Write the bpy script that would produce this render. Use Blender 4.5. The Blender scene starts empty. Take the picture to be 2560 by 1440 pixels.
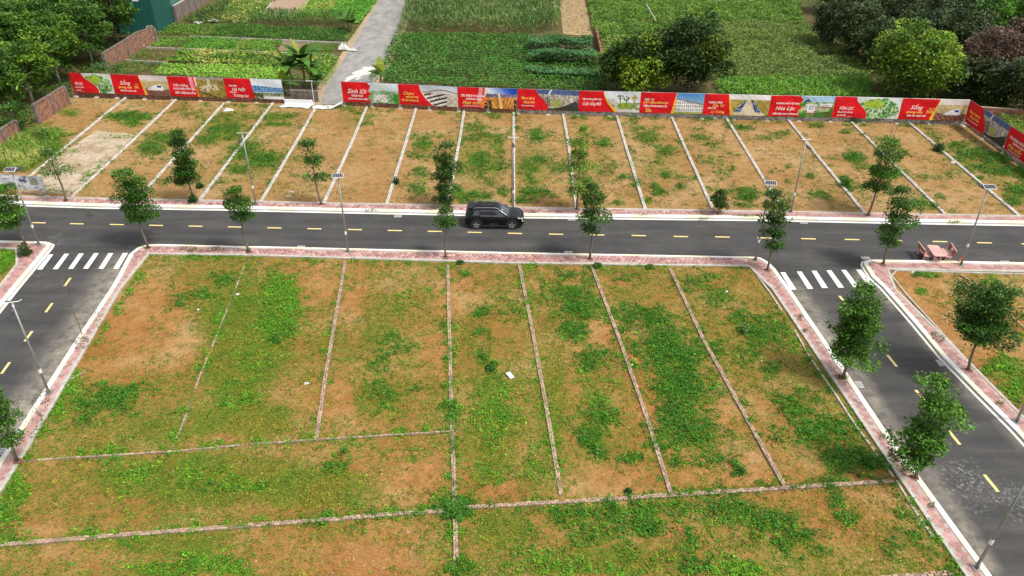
import bpy, bmesh, math, random
import numpy as np
from mathutils import Vector, Matrix

# ------------------------------------------------------------------ camera, sky, sun, exposure
scene = bpy.context.scene
COL = scene.collection
CAM_H = 28.06                    # drone height above the road (m)
FPX = 1963.0                     # focal length in pixels of a 2560 px wide picture
PITCH = math.radians(32.67)
SP, CP = math.sin(PITCH), math.cos(PITCH)
cam_data = bpy.data.cameras.new('camera')
cam_data.sensor_width = 36.0
cam_data.lens = 36.0 * FPX / 2560.0
cam_data.clip_start = 0.5
cam_data.clip_end = 3000.0
cam = bpy.data.objects.new('camera', cam_data)
COL.objects.link(cam)
cam.location = (0, 0, CAM_H)
cam.rotation_euler = (math.pi / 2 - PITCH, 0, 0)
scene.camera = cam

SUN_EL, SUN_AZ = math.radians(58), math.radians(118)   # azimuth clockwise from +Y
world = bpy.data.worlds.new('World')
scene.world = world
world.use_nodes = True
wn = world.node_tree
wn.nodes.clear()
sky = wn.nodes.new('ShaderNodeTexSky')
sky.sky_type = 'NISHITA'
sky.sun_disc = False
sky.sun_elevation = SUN_EL
sky.sun_rotation = SUN_AZ
sky.air_density = 1.0
sky.dust_density = 3.0
hsv = wn.nodes.new('ShaderNodeHueSaturation')
hsv.inputs['Saturation'].default_value = 0.18           # white overcast sky
bg = wn.nodes.new('ShaderNodeBackground')
bg.inputs['Strength'].default_value = 0.10
wo = wn.nodes.new('ShaderNodeOutputWorld')
wn.links.new(sky.outputs[0], hsv.inputs['Color'])
wn.links.new(hsv.outputs[0], bg.inputs['Color'])
wn.links.new(bg.outputs[0], wo.inputs['Surface'])

sun_data = bpy.data.lights.new('sun', 'SUN')
sun_data.energy = 1.5
sun_data.angle = math.radians(10)
sun_data.color = (1.0, 0.955, 0.88)
sun = bpy.data.objects.new('sun', sun_data)
COL.objects.link(sun)
sd = Vector((math.sin(SUN_AZ) * math.cos(SUN_EL), math.cos(SUN_AZ) * math.cos(SUN_EL), math.sin(SUN_EL)))
sun.rotation_euler = sd.to_track_quat('Z', 'Y').to_euler()
sun.location = (40, -20, 60)

scene.view_settings.view_transform = 'Standard'
scene.view_settings.look = 'None'
scene.view_settings.exposure = 1.08
scene.view_settings.gamma = 1.0
scene.view_settings.use_curve_mapping = False
scene.render.engine = 'CYCLES'
scene.cycles.max_bounces = 6

# ------------------------------------------------------------------ survey helpers (picture survey point -> ground metres)
rng = np.random.default_rng(11)
random.seed(5)

def G(x, y, z=0.0):
    u, v = (x - 1280) / FPX, (y - 720) / FPX
    t = (CAM_H - z) / (SP + v * CP)
    return np.array([u * t, (CP - v * SP) * t])

def GL(pts, z=0.0):
    return [G(x, y, z) for x, y in pts]

def S(X, Y, Z=0.0):
    a = Y * CP - (Z - CAM_H) * SP
    return 1280 + FPX * X / a, 720 - FPX * (Y * SP + (Z - CAM_H) * CP) / a

def ppm(X, Y, Z=0.0):
    return FPX / (Y * CP - (Z - CAM_H) * SP)

def height_at(base, ty):
    X, Y = base
    lo, hi = 0.0, 30.0
    for _ in range(50):
        m = (lo + hi) / 2
        if S(X, Y, m)[1] > ty: lo = m
        else: hi = m
    return lo

def s2l(c):
    c = np.asarray(c, float) / 255.0
    return np.where(c <= 0.04045, c / 12.92, ((c + 0.055) / 1.055) ** 2.4)

def vnoise(x, y, scale, seed):
    r = np.random.default_rng(seed)
    T = r.random((256, 256))
    x = np.asarray(x) / scale + 1000.3; y = np.asarray(y) / scale + 1000.7
    xi = np.floor(x).astype(int); yi = np.floor(y).astype(int)
    fx = x - xi; fy = y - yi
    fx = fx * fx * (3 - 2 * fx); fy = fy * fy * (3 - 2 * fy)
    a = T[xi % 256, yi % 256]; b = T[(xi + 1) % 256, yi % 256]
    c = T[xi % 256, (yi + 1) % 256]; d = T[(xi + 1) % 256, (yi + 1) % 256]
    return (a * (1 - fx) + b * fx) * (1 - fy) + (c * (1 - fx) + d * fx) * fy

def fbm(x, y, scale, seed, n=3):
    s = 0; w = 0
    for i in range(n):
        s = s + vnoise(x, y, scale / 2 ** i, seed + i) / 2 ** i
        w += 1 / 2 ** i
    return s / w

def inside(px, py, poly):
    px = np.asarray(px); py = np.asarray(py)
    r = np.zeros(px.shape, bool)
    n = len(poly)
    for i in range(n):
        x1, y1 = poly[i]; x2, y2 = poly[(i + 1) % n]
        if y1 == y2: continue
        c = ((y1 > py) != (y2 > py)) & (px < (x2 - x1) * (py - y1) / (y2 - y1) + x1)
        r ^= c
    return r

def resample(pts, step):
    pts = [np.array(p, float) for p in pts]
    out = [pts[0]]
    for a, b in zip(pts, pts[1:]):
        n = max(1, int(round(np.linalg.norm(b - a) / step)))
        for i in range(1, n + 1):
            out.append(a + (b - a) * i / n)
    return out

def offset_line(pts, d):
    pts = [np.array(p, float) for p in pts]
    out = []
    for i, p in enumerate(pts):
        a = pts[max(0, i - 1)]; b = pts[min(len(pts) - 1, i + 1)]
        t = b - a; t = t / max(1e-9, np.linalg.norm(t))
        n = np.array([-t[1], t[0]])
        out.append(p + n * d)
    return out

# ------------------------------------------------------------------ materials
MATS = {}
def nodes_mat(name):
    m = bpy.data.materials.new(name); m.use_nodes = True
    nt = m.node_tree; nt.nodes.clear()
    out = nt.nodes.new('ShaderNodeOutputMaterial')
    p = nt.nodes.new('ShaderNodeBsdfPrincipled')
    nt.links.new(p.outputs[0], out.inputs['Surface'])
    return m, nt, p, out

def N(nt, typ, **kw):
    n = nt.nodes.new(typ)
    for k, v in kw.items():
        if k.startswith('i_'):
            n.inputs[k[2:].replace('_', ' ')].default_value = v
        else:
            setattr(n, k, v)
    return n

def ramp(nt, fac, stops):
    r = nt.nodes.new('ShaderNodeValToRGB')
    el = r.color_ramp.elements
    while len(el) > 1: el.remove(el[0])
    el[0].position = stops[0][0]; el[0].color = (*stops[0][1], 1)
    for pos, c in stops[1:]:
        e = el.new(pos); e.color = (*c, 1)
    nt.links.new(fac, r.inputs[0])
    return r.outputs[0]

def mixc(nt, fac, a, b, mode='MIX'):
    m = nt.nodes.new('ShaderNodeMix'); m.data_type = 'RGBA'; m.blend_type = mode
    for s, v in ((m.inputs[0], fac), (m.inputs[6], a), (m.inputs[7], b)):
        if hasattr(v, 'links') or hasattr(v, 'is_linked'): nt.links.new(v, s)
        elif isinstance(v, (int, float)): s.default_value = v
        else: s.default_value = (*v, 1)
    return m.outputs[2]

def geo_pos(nt):
    return nt.nodes.new('ShaderNodeNewGeometry').outputs['Position']

def noise(nt, vec, scale, detail=4, rough=0.6, dist=0.0):
    n = N(nt, 'ShaderNodeTexNoise'); n.inputs['Scale'].default_value = scale
    n.inputs['Detail'].default_value = detail; n.inputs['Roughness'].default_value = rough
    n.inputs['Distortion'].default_value = dist
    nt.links.new(vec, n.inputs['Vector'])
    return n.outputs['Fac']

def bump(nt, p, h, strength, dist=0.05):
    b = N(nt, 'ShaderNodeBump'); b.inputs['Strength'].default_value = strength
    b.inputs['Distance'].default_value = dist
    nt.links.new(h, b.inputs['Height']); nt.links.new(b.outputs[0], p.inputs['Normal'])

def mat(name, col, rough=0.7, metal=0.0, var=0.12, nscale=3.0, spec=0.5, obj_rand=0.0, coat=0.0):
    """plain surface with grain: base colour broken by two noises, optional per-object tone"""
    if name in MATS: return MATS[name]
    m, nt, p, out = nodes_mat(name)
    pos = geo_pos(nt)
    f = noise(nt, pos, nscale, 5, 0.65)
    c = np.array(col)
    base = ramp(nt, f, [(0.3, tuple(c * (1 - var))), (0.7, tuple(np.minimum(1, c * (1 + var))))])
    if obj_rand:
        oi = nt.nodes.new('ShaderNodeObjectInfo')
        v = ramp(nt, oi.outputs['Random'], [(0, (1 - obj_rand,) * 3), (1, (1 + obj_rand * 0.6,) * 3)])
        base = mixc(nt, 1.0, base, v, 'MULTIPLY')
    nt.links.new(base, p.inputs['Base Color'])
    p.inputs['Roughness'].default_value = rough
    p.inputs['Metallic'].default_value = metal
    p.inputs['Specular IOR Level'].default_value = spec
    p.inputs['Coat Weight'].default_value = coat
    MATS[name] = m
    return m

def leaf_material():
    m, nt, p, out = nodes_mat('leaf')
    a = N(nt, 'ShaderNodeAttribute', attribute_name='Col')
    nt.links.new(a.outputs['Color'], p.inputs['Base Color'])
    p.inputs['Roughness'].default_value = 0.55
    p.inputs['Specular IOR Level'].default_value = 0.25
    t = N(nt, 'ShaderNodeBsdfTranslucent')
    nt.links.new(a.outputs['Color'], t.inputs['Color'])
    mx = N(nt, 'ShaderNodeMixShader'); mx.inputs[0].default_value = 0.22
    nt.links.new(p.outputs[0], mx.inputs[1]); nt.links.new(t.outputs[0], mx.inputs[2])
    nt.links.new(mx.outputs[0], out.inputs['Surface'])
    return m
LEAF = leaf_material()

def print_material():
    m, nt, p, out = nodes_mat('printed_vinyl')
    a = N(nt, 'ShaderNodeAttribute', attribute_name='Col')
    nt.links.new(a.outputs['Color'], p.inputs['Base Color'])
    p.inputs['Roughness'].default_value = 0.6
    p.inputs['Specular IOR Level'].default_value = 0.2
    return m
PRINT = print_material()

def soil_material(name, ca, cb, cc, green):
    """soil of three tones; the 'veg' attribute thins to a carpet of tiny ground weeds"""
    m, nt, p, out = nodes_mat(name)
    pos = geo_pos(nt)
    big = noise(nt, pos, 0.22, 4, 0.6)
    mid = noise(nt, pos, 1.6, 6, 0.7)
    fine = noise(nt, pos, 8.0, 5, 0.75)
    c = ramp(nt, big, [(0.35, ca), (0.52, cb), (0.68, cc)])
    c2 = ramp(nt, mid, [(0.3, (0.66, 0.64, 0.60)), (0.5, (1, 1, 1)), (0.72, (1.22, 1.2, 1.15))])
    c = mixc(nt, 0.9, c, c2, 'MULTIPLY')
    c3 = ramp(nt, fine, [(0.36, (0.55, 0.55, 0.5)), (0.48, (1, 1, 1)), (0.68, (1.25, 1.25, 1.25))])
    c = mixc(nt, 0.75, c, c3, 'MULTIPLY')
    a = N(nt, 'ShaderNodeAttribute', attribute_name='veg')
    sp = noise(nt, pos, 5.0, 7, 0.8)
    add = N(nt, 'ShaderNodeMath', operation='ADD'); nt.links.new(a.outputs['Fac'], add.inputs[0]); nt.links.new(sp, add.inputs[1])
    k = N(nt, 'ShaderNodeMapRange'); k.inputs[1].default_value = 0.84; k.inputs[2].default_value = 1.0
    nt.links.new(add.outputs[0], k.inputs[0])
    g2 = ramp(nt, noise(nt, pos, 0.5, 4, 0.6), [(0.38, green[0]), (0.62, green[1])])
    g3 = ramp(nt, noise(nt, pos, 11.0, 4, 0.75), [(0.33, (.35, .42, .3)), (0.5, (1, 1, 1)), (0.68, (1.35, 1.3, 1.2))])
    g2 = mixc(nt, 1.0, g2, g3, 'MULTIPLY')
    c = mixc(nt, k.outputs[0], c, g2)
    nt.links.new(c, p.inputs['Base Color'])
    p.inputs['Roughness'].default_value = 0.95
    p.inputs['Specular IOR Level'].default_value = 0.15
    bump(nt, p, fine, 0.8, 0.06)
    return m

def asphalt_material():
    m, nt, p, out = nodes_mat('asphalt')
    pos = geo_pos(nt)
    mp = N(nt, 'ShaderNodeMapping'); mp.inputs['Scale'].default_value = (0.12, 1.0, 1.0)
    mp.inputs['Rotation'].default_value = (0, 0, 0.04)
    nt.links.new(pos, mp.inputs['Vector'])
    st = noise(nt, mp.outputs[0], 1.1, 5, 0.6)
    blot = noise(nt, pos, 0.35, 5, 0.65)
    fine = noise(nt, pos, 30.0, 3, 0.7)
    c = ramp(nt, st, [(0.3, (0.046, 0.044, 0.043)), (0.5, (0.061, 0.059, 0.057)), (0.72, (0.084, 0.081, 0.078))])
    b = ramp(nt, blot, [(0.3, (0.74, 0.74, 0.75)), (0.55, (1, 1, 1)), (0.75, (1.4, 1.38, 1.33))])
    c = mixc(nt, 0.8, c, b, 'MULTIPLY')
    f = ramp(nt, fine, [(0.35, (0.8, 0.8, 0.8)), (0.7, (1.2, 1.2, 1.2))])
    c = mixc(nt, 0.8, c, f, 'MULTIPLY')
    vor = N(nt, 'ShaderNodeTexVoronoi', feature='DISTANCE_TO_EDGE'); vor.inputs['Scale'].default_value = 0.33
    wv = N(nt, 'ShaderNodeVectorMath', operation='ADD'); nz = N(nt, 'ShaderNodeTexNoise'); nz.inputs['Scale'].default_value = 0.9; nz.inputs['Detail'].default_value = 5
    nt.links.new(pos, nz.inputs['Vector']); nt.links.new(pos, wv.inputs[0]); nt.links.new(nz.outputs['Color'], wv.inputs[1]); nt.links.new(wv.outputs[0], vor.inputs['Vector'])
    crk = ramp(nt, vor.outputs['Distance'], [(0.0, (.8, .8, .8)), (0.008, (1, 1, 1))])
    c = mixc(nt, noise(nt, pos, .25, 2), c, mixc(nt, 1.0, c, crk, 'MULTIPLY'))
    wear = ramp(nt, noise(nt, pos, 2.2, 6, .8), [(0.58, (0, 0, 0)), (0.72, (1, 1, 1))])
    c = mixc(nt, mixc(nt, 1.0, wear, (.35, .35, .35), 'MULTIPLY'), c, (.17, .155, .135))
    # pale dust lying along the gutters and a few lime splashes ('dust' attribute)
    a = N(nt, 'ShaderNodeAttribute', attribute_name='dust')
    dn = noise(nt, pos, 1.3, 6, 0.75)
    mul = N(nt, 'ShaderNodeMath', operation='MULTIPLY'); nt.links.new(a.outputs['Fac'], mul.inputs[0])
    r2 = N(nt, 'ShaderNodeMapRange'); r2.inputs[1].default_value = 0.3; r2.inputs[2].default_value = 0.7
    nt.links.new(dn, r2.inputs[0]); nt.links.new(r2.outputs[0], mul.inputs[1])
    c = mixc(nt, mul.outputs[0], c, (0.34, 0.30, 0.24))
    a2 = N(nt, 'ShaderNodeAttribute', attribute_name='lime')
    ln = noise(nt, pos, 4.5, 8, 0.85, 0.1)
    r3 = N(nt, 'ShaderNodeMapRange'); r3.inputs[1].default_value = 0.52; r3.inputs[2].default_value = 0.62
    nt.links.new(ln, r3.inputs[0])
    mul2 = N(nt, 'ShaderNodeMath', operation='MULTIPLY'); nt.links.new(a2.outputs['Fac'], mul2.inputs[0]); nt.links.new(r3.outputs[0], mul2.inputs[1])
    c = mixc(nt, mul2.outputs[0], c, (0.6, 0.6, 0.58))
    nt.links.new(c, p.inputs['Base Color'])
    p.inputs['Roughness'].default_value = 0.85
    p.inputs['Specular IOR Level'].default_value = 0.3
    bump(nt, p, fine, 0.4, 0.02)
    return m

def streaked(name, ca, cb, sc=(2.0, 2.0, 0.6), lo=0.4, hi=0.62, rough=0.85, fine=0.0):
    if name in MATS: return MATS[name]
    m, nt, p, out = nodes_mat(name)
    pos = geo_pos(nt)
    mp = N(nt, 'ShaderNodeMapping'); mp.inputs['Scale'].default_value = sc
    nt.links.new(pos, mp.inputs['Vector'])
    f = noise(nt, mp.outputs[0], 1.6, 6, 0.72)
    c = ramp(nt, f, [(lo, ca), (hi, cb)])
    nt.links.new(c, p.inputs['Base Color'])
    p.inputs['Roughness'].default_value = rough
    bump(nt, p, f, 0.4, 0.03)
    MATS[name] = m
    return m

M_white = streaked('white_kerb_paint', (0.50, 0.48, 0.44), (0.74, 0.73, 0.70), (3, 3, 3), 0.25, 0.45)
M_cream = streaked('cream_kerb_paint', (0.50, 0.46, 0.33), (0.72, 0.67, 0.50), (3, 3, 3), 0.25, 0.45)
M_gap = mat('dark_joint', (0.12, 0.11, 0.10), 0.9)  # plain dark tone for gutter joint, kerb core and grating frame
M_conc = streaked('pale_concrete', (0.30, 0.27, 0.23), (0.52, 0.49, 0.44), (2, 2, 2), 0.3, 0.65)
M_lane = streaked('lane_concrete', (0.15, 0.145, 0.14), (0.34, 0.325, 0.30), (0.5, 0.22, 0.6), 0.3, 0.7)
M_paver = mat('pink_paver', (0.40, 0.215, 0.195), 0.85, var=0.22, nscale=2.0, obj_rand=0.28)
M_paverbed = streaked('paver_bed', (0.30, 0.24, 0.21), (0.46, 0.36, 0.32), (2, 2, 2), 0.35, 0.6)
M_brick = mat('old_brick', (0.37, 0.26, 0.185), 0.9, var=0.3, nscale=5.0, obj_rand=0.35)
M_mortar = mat('divider_mortar', (0.21, 0.15, 0.11), 0.95, var=0.25)
M_dirtybrick = streaked('wall_brick', (0.10, 0.05, 0.035), (0.34, 0.165, 0.105), (2.2, 2.2, 1.6), 0.36, 0.62)
M_render = streaked('stained_render', (0.13, 0.12, 0.11), (0.52, 0.50, 0.47), (1.4, 1.4, 2.2), 0.38, 0.6)
M_grey = streaked('grey_blockwall', (0.09, 0.07, 0.06), (0.24, 0.19, 0.165), (2, 2, 1.2), 0.35, 0.65)
M_yellow = streaked('yellow_lane_paint', (0.55, 0.41, 0.13), (0.72, 0.56, 0.22), (4, 4, 4), 0.25, 0.45, 0.6)
M_cross = streaked('white_lane_paint', (0.50, 0.50, 0.48), (0.78, 0.78, 0.75), (4, 4, 4), 0.25, 0.42, 0.6)
M_steel = mat('galvanised_steel', (0.33, 0.34, 0.33), 0.45, 0.6, 0.12)
M_whitemetal = mat('white_metal', (0.78, 0.78, 0.76), 0.4, 0.0, 0.04)
M_cell = mat('solar_cell', (0.014, 0.018, 0.032), 0.2, 0.0, 0.2)
M_lamp = mat('lamp_housing', (0.06, 0.06, 0.065), 0.4, 0.3)
M_bark = streaked('bark', (0.09, 0.07, 0.05), (0.22, 0.17, 0.12), (6, 6, 1.5), 0.3, 0.7)
M_palebark = streaked('pale_bark', (0.25, 0.22, 0.17), (0.45, 0.42, 0.36), (6, 6, 1.5), 0.3, 0.7)
M_pink = mat('pink_terrazzo', (0.60, 0.34, 0.31), 0.5, 0, 0.1, 22.0)
M_red = mat('red_terrazzo', (0.36, 0.10, 0.065), 0.55, 0, 0.22, 14.0)
M_paper = mat('white_paper', (0.82, 0.82, 0.80), 0.7, 0, 0.03)
M_vinyl = mat('white_vinyl', (0.66, 0.66, 0.66), 0.6, 0, 0.05, 1.5)
M_textw = mat('white_ink', (0.84, 0.83, 0.80), 0.6, 0, 0.02)
M_texty = mat('yellow_ink', (0.86, 0.60, 0.12), 0.6, 0, 0.03)
M_teal = streaked('teal_cladding', (0.008, 0.075, 0.058), (0.014, 0.105, 0.082), (1, 1, 0.3), 0.3, 0.7, 0.5)
M_navy = mat('navy_sheet', (0.012, 0.020, 0.032), 0.5)
M_black = mat('black_sheet', (0.02, 0.02, 0.022), 0.6)
M_wood = mat('weathered_wood', (0.24, 0.17, 0.12), 0.9, 0, 0.25)
M_rock = mat('pale_stone', (0.52, 0.45, 0.36), 0.9, 0, 0.2, obj_rand=0.3)
M_orange = mat('orange_plastic', (0.75, 0.20, 0.08), 0.5)
M_pit = mat('tree_pit_soil', (0.16, 0.09, 0.05), 0.95, 0, 0.3)
M_asph = asphalt_material()
OLIVE = ((0.180, 0.150, 0.022), (0.105, 0.150, 0.016))
M_soil_low = soil_material('orange_soil', (0.270, 0.119, 0.034), (0.312, 0.164, 0.055), (0.350, 0.218, 0.094), OLIVE)
M_soil_up = soil_material('tan_soil', (0.278, 0.153, 0.056), (0.318, 0.190, 0.077), (0.355, 0.230, 0.108), OLIVE)
M_field = soil_material('field_soil', (0.130, 0.085, 0.042), (0.105, 0.095, 0.035), (0.085, 0.105, 0.030), ((0.05, 0.085, 0.018), (0.085, 0.115, 0.022)))

# ------------------------------------------------------------------ mesh helpers
class MB:
    def __init__(s): s.v = []; s.f = []
    def quad(s, a, b, c, d):
        i = len(s.v); s.v += [tuple(a), tuple(b), tuple(c), tuple(d)]; s.f.append((i, i + 1, i + 2, i + 3)); return s
    def poly(s, pts):
        i = len(s.v); s.v += [tuple(p) for p in pts]; s.f.append(tuple(range(i, i + len(pts)))); return s
    def hexa(s, lo, hi):
        i = len(s.v); n = len(lo)
        s.v += [tuple(p) for p in lo] + [tuple(p) for p in hi]
        s.f.append(tuple(range(i + n - 1, i - 1, -1))); s.f.append(tuple(range(i + n, i + 2 * n)))
        for k in range(n):
            j = (k + 1) % n
            s.f.append((i + k, i + j, i + n + j, i + n + k))
        return s
    def box(s, c, d, rz=0.0, R=None):
        hx, hy, hz = d[0] / 2, d[1] / 2, d[2] / 2
        P = [(-hx, -hy, -hz), (hx, -hy, -hz), (hx, hy, -hz), (-hx, hy, -hz), (-hx, -hy, hz), (hx, -hy, hz), (hx, hy, hz), (-hx, hy, hz)]
        if R is None: R = Matrix.Rotation(rz, 3, 'Z')
        P = [tuple(R @ Vector(p) + Vector(c)) for p in P]
        return s.hexa(P[:4], P[4:])
    def tube(s, pts, radii, n=6, caps=True):
        pts = [Vector(p) for p in pts]
        rings = []
        for i, p in enumerate(pts):
            t = (pts[min(i + 1, len(pts) - 1)] - pts[max(i - 1, 0)]).normalized()
            up = Vector((0, 0, 1)) if abs(t.z) < 0.9 else Vector((1, 0, 0))
            a = t.cross(up).normalized(); b = t.cross(a)
            r = radii[i] if hasattr(radii, '__len__') else radii
            base = len(s.v)
            s.v += [tuple(p + a * r * math.cos(2 * math.pi * k / n) + b * r * math.sin(2 * math.pi * k / n)) for k in range(n)]
            rings.append(base)
        for r0, r1 in zip(rings, rings[1:]):
            for k in range(n):
                j = (k + 1) % n
                s.f.append((r0 + k, r0 + j, r1 + j, r1 + k))
        if caps:
            s.f.append(tuple(rings[0] + k for k in range(n - 1, -1, -1)))
            s.f.append(tuple(rings[-1] + k for k in range(n)))
        return s
    def cyl(s, c, r, h, axis='Z', n=16, r2=None):
        c = Vector(c); d = {'X': Vector((1, 0, 0)), 'Y': Vector((0, 1, 0)), 'Z': Vector((0, 0, 1))}[axis]
        return s.tube([c - d * h / 2, c + d * h / 2], [r, r if r2 is None else r2], n)
    def mesh(s, name, m=None, smooth=False):
        me = bpy.data.meshes.new(name); me.from_pydata(s.v, [], s.f)
        if m: me.materials.append(m)
        bm = bmesh.new(); bm.from_mesh(me); bmesh.ops.recalc_face_normals(bm, faces=bm.faces); bm.to_mesh(me); bm.free()
        if smooth: me.polygons.foreach_set('use_smooth', [True] * len(me.polygons))
        me.update()
        return me

def link(name, me, parent=None, loc=None, rz=None):
    o = bpy.data.objects.new(name, me); COL.objects.link(o)
    if parent is not None: o.parent = parent
    if loc is not None: o.location = loc
    if rz is not None: o.rotation_euler = (0, 0, rz)
    return o

def obj(name, mb, m, parent=None, smooth=False, **kw):
    return link(name, mb.mesh(name, m, smooth), parent, **kw)

def tag(o, label=None, cat=None, group=None, kind=None):
    if label: o['label'] = label
    if cat: o['category'] = cat
    if group: o['group'] = group
    if kind: o['kind'] = kind
    return o

def thing(name, label, cat, loc=(0, 0, 0), rz=0.0, group=None):
    o = bpy.data.objects.new(name, None); COL.objects.link(o)
    o.empty_display_size = 0.3
    o.location = loc; o.rotation_euler = (0, 0, rz)
    return tag(o, label, cat, group)

def dup(root, loc, rz, label=None, group=None):
    r = root.copy(); COL.objects.link(r); r.location = loc; r.rotation_euler = (0, 0, rz)
    if label: r['label'] = label
    if group: r['group'] = group
    for ch in list(root.children):
        c = ch.copy(); COL.objects.link(c); c.parent = r
        for g in list(ch.children):
            d = g.copy(); COL.objects.link(d); d.parent = c
    return r

def fast_mesh(name, V, F4, m, face_col=None, smooth=False, point_attr=None, point_col=None):
    me = bpy.data.meshes.new(name)
    V = np.ascontiguousarray(V, np.float32); F4 = np.ascontiguousarray(F4, np.int32)
    nf, k = F4.shape
    me.vertices.add(len(V)); me.vertices.foreach_set('co', V.ravel())
    me.loops.add(nf * k); me.loops.foreach_set('vertex_index', F4.ravel())
    me.polygons.add(nf)
    me.polygons.foreach_set('loop_start', np.arange(0, nf * k, k, dtype=np.int32))
    me.update(calc_edges=True)
    if face_col is not None:
        a = me.attributes.new('Col', 'FLOAT_COLOR', 'FACE')
        c = np.ones((nf, 4), np.float32); c[:, :3] = face_col; a.data.foreach_set('color', c.ravel())
    if point_col is not None:
        a = me.attributes.new('Col', 'FLOAT_COLOR', 'POINT')
        c = np.ones((len(V), 4), np.float32); c[:, :3] = point_col; a.data.foreach_set('color', c.ravel())
    for nm, val in (point_attr or {}).items():
        a = me.attributes.new(nm, 'FLOAT', 'POINT'); a.data.foreach_set('value', np.asarray(val, np.float32))
    me.materials.append(m)
    if smooth: me.polygons.foreach_set('use_smooth', np.ones(nf, bool))
    me.update()
    return me

def leaves_mesh(name, P, L, W, col, pitch=0.3, spread=0.5, heading=None, roll=0.5, m=None):
    """one rhombic leaf per row of P"""
    n = len(P)
    L = np.broadcast_to(L, n) * 1.0; W = np.broadcast_to(W, n) * 1.0
    a = rng.uniform(0, 2 * np.pi, n) if heading is None else heading
    b = np.broadcast_to(pitch, n) + rng.normal(0, spread, n)
    c = rng.normal(0, roll, n)
    d = np.stack([np.cos(a) * np.cos(b), np.sin(a) * np.cos(b), np.sin(b)], 1)
    s0 = np.stack([-np.sin(a), np.cos(a), np.zeros(n)], 1)
    up = np.cross(d, s0)
    s = s0 * np.cos(c)[:, None] + up * np.sin(c)[:, None]
    V = np.empty((n, 4, 3))
    V[:, 0] = P - d * (L * 0.5)[:, None]
    V[:, 2] = P + d * (L * 0.5)[:, None]
    V[:, 1] = P + s * (W * 0.5)[:, None] + d * (L * 0.06)[:, None]
    V[:, 3] = P - s * (W * 0.5)[:, None] + d * (L * 0.06)[:, None]
    F = np.arange(n * 4).reshape(n, 4)
    return fast_mesh(name, V.reshape(-1, 3), F, m or LEAF, face_col=col)

def jitter(col, n, amt=0.25, hue=0.12):
    c = np.broadcast_to(np.asarray(col, float), (n, 3)).copy()
    c *= rng.lognormal(0, amt, n)[:, None]
    c[:, 0] *= rng.lognormal(0, hue, n)
    return np.clip(c, 0.003, 0.9)

# ------------------------------------------------------------------ ground, soil of the plots, road
def attr_mat(name, rough=0.85, nscale=6.0, var=0.25):
    m, nt, p, out = nodes_mat(name)
    a = N(nt, 'ShaderNodeAttribute', attribute_name='Col')
    f = ramp(nt, noise(nt, geo_pos(nt), nscale, 5, 0.7), [(0.3, (1 - var,) * 3), (0.7, (1 + var,) * 3)])
    c = mixc(nt, 1.0, a.outputs['Color'], f, 'MULTIPLY')
    nt.links.new(c, p.inputs['Base Color']); p.inputs['Roughness'].default_value = rough
    return m
M_paverj = attr_mat('pink_pavers', 0.85, 2.0, 0.22)
M_brickj = attr_mat('course_bricks', 0.9, 6.0, 0.3)
M_plant = attr_mat('stem', 0.8, 8.0, 0.15)

g = MB().quad((-700, -120, -0.10), (700, -120, -0.10), (700, 1200, -0.10), (-700, 1200, -0.10))
tag(obj('ground', g, M_field), kind='structure')

# weed map of the plots: (x, y, rx, ry, strength) in survey-picture points, d dark tall weeds, b bright weeds, o thin olive carpet
WD = [(480,742,75,32,.55),(430,760,40,20,.5),(290,1000,85,42,.9),(215,1025,40,40,.7),(330,985,60,25,.7),(560,705,40,25,.6),
 (700,835,55,40,.8),(960,905,40,40,.6),(1000,870,55,22,.6),(985,842,30,14,.6),(945,985,60,36,.7),(1040,975,30,14,.7),(960,1030,45,30,.6),(1210,905,24,26,1),(1225,915,26,18,.9),
 (1425,740,70,40,.7),(1450,775,65,45,.8),(1440,822,45,40,.8),(1480,905,45,45,.8),(1500,1040,60,45,.8),(1480,1095,45,55,1),(1580,1148,36,14,.8),
 (1600,795,70,36,.8),(1640,800,60,45,.9),(1655,870,75,70,1),(1715,905,60,55,.9),(1700,965,85,60,1),(1690,1040,75,60,.9),(1740,1085,75,55,.9),(1660,1100,60,40,.7),
 (1690,1150,60,25,.5),(1760,1150,70,28,.5),(1835,798,45,36,.7),(1900,835,75,52,.8),(1865,875,55,42,.7),(1930,930,36,30,.8),(1995,1015,80,56,.8),(2050,1080,85,60,1),(2110,1150,75,52,.9),(1960,1085,55,40,.6),(2160,1190,60,20,.6),
 (1330,1290,60,40,.5),(1430,1295,90,45,.9),(1530,1285,60,40,.9),(1610,1275,55,40,.8),(1620,1320,70,45,.9),(1480,1345,80,45,.8),(1690,1290,60,30,.6),(1560,1380,80,40,.8),
 (1790,1275,60,26,.6),(1850,1280,80,45,.9),(1930,1310,90,42,.9),(1880,1340,60,30,.7),(1720,1350,60,25,.7),(1990,1345,70,42,.9),(2050,1375,60,40,.8),(2090,1260,25,40,.8),(2120,1300,22,26,.8),
 (2255,1290,20,16,1),(2295,1335,36,36,.7),(2230,1370,30,30,.6),(2330,1385,50,40,.6),(2370,1430,40,30,.9),(1730,1415,80,30,.6),
 (830,1168,48,28,.9),(850,1140,45,20,.6),(1145,1262,50,34,1.2),(1170,1290,36,20,.9),(1130,1030,16,40,.8),(1130,1130,16,40,.6),(1150,1420,50,40,.9),
 (80,1115,60,22,.4),(480,1190,60,18,.6),(560,1215,100,16,.7),(255,1150,40,12,.4),
 (1160,688,20,8,1),(1270,780,40,30,.4),(1205,780,30,20,.8),(1220,835,30,20,.6),(1560,700,60,15,.4),(1420,690,70,18,.6),(1740,700,70,30,.5),(1790,760,50,40,.5),(1850,1180,22,14,1.1),(1835,1165,20,12,.8)]
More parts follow.
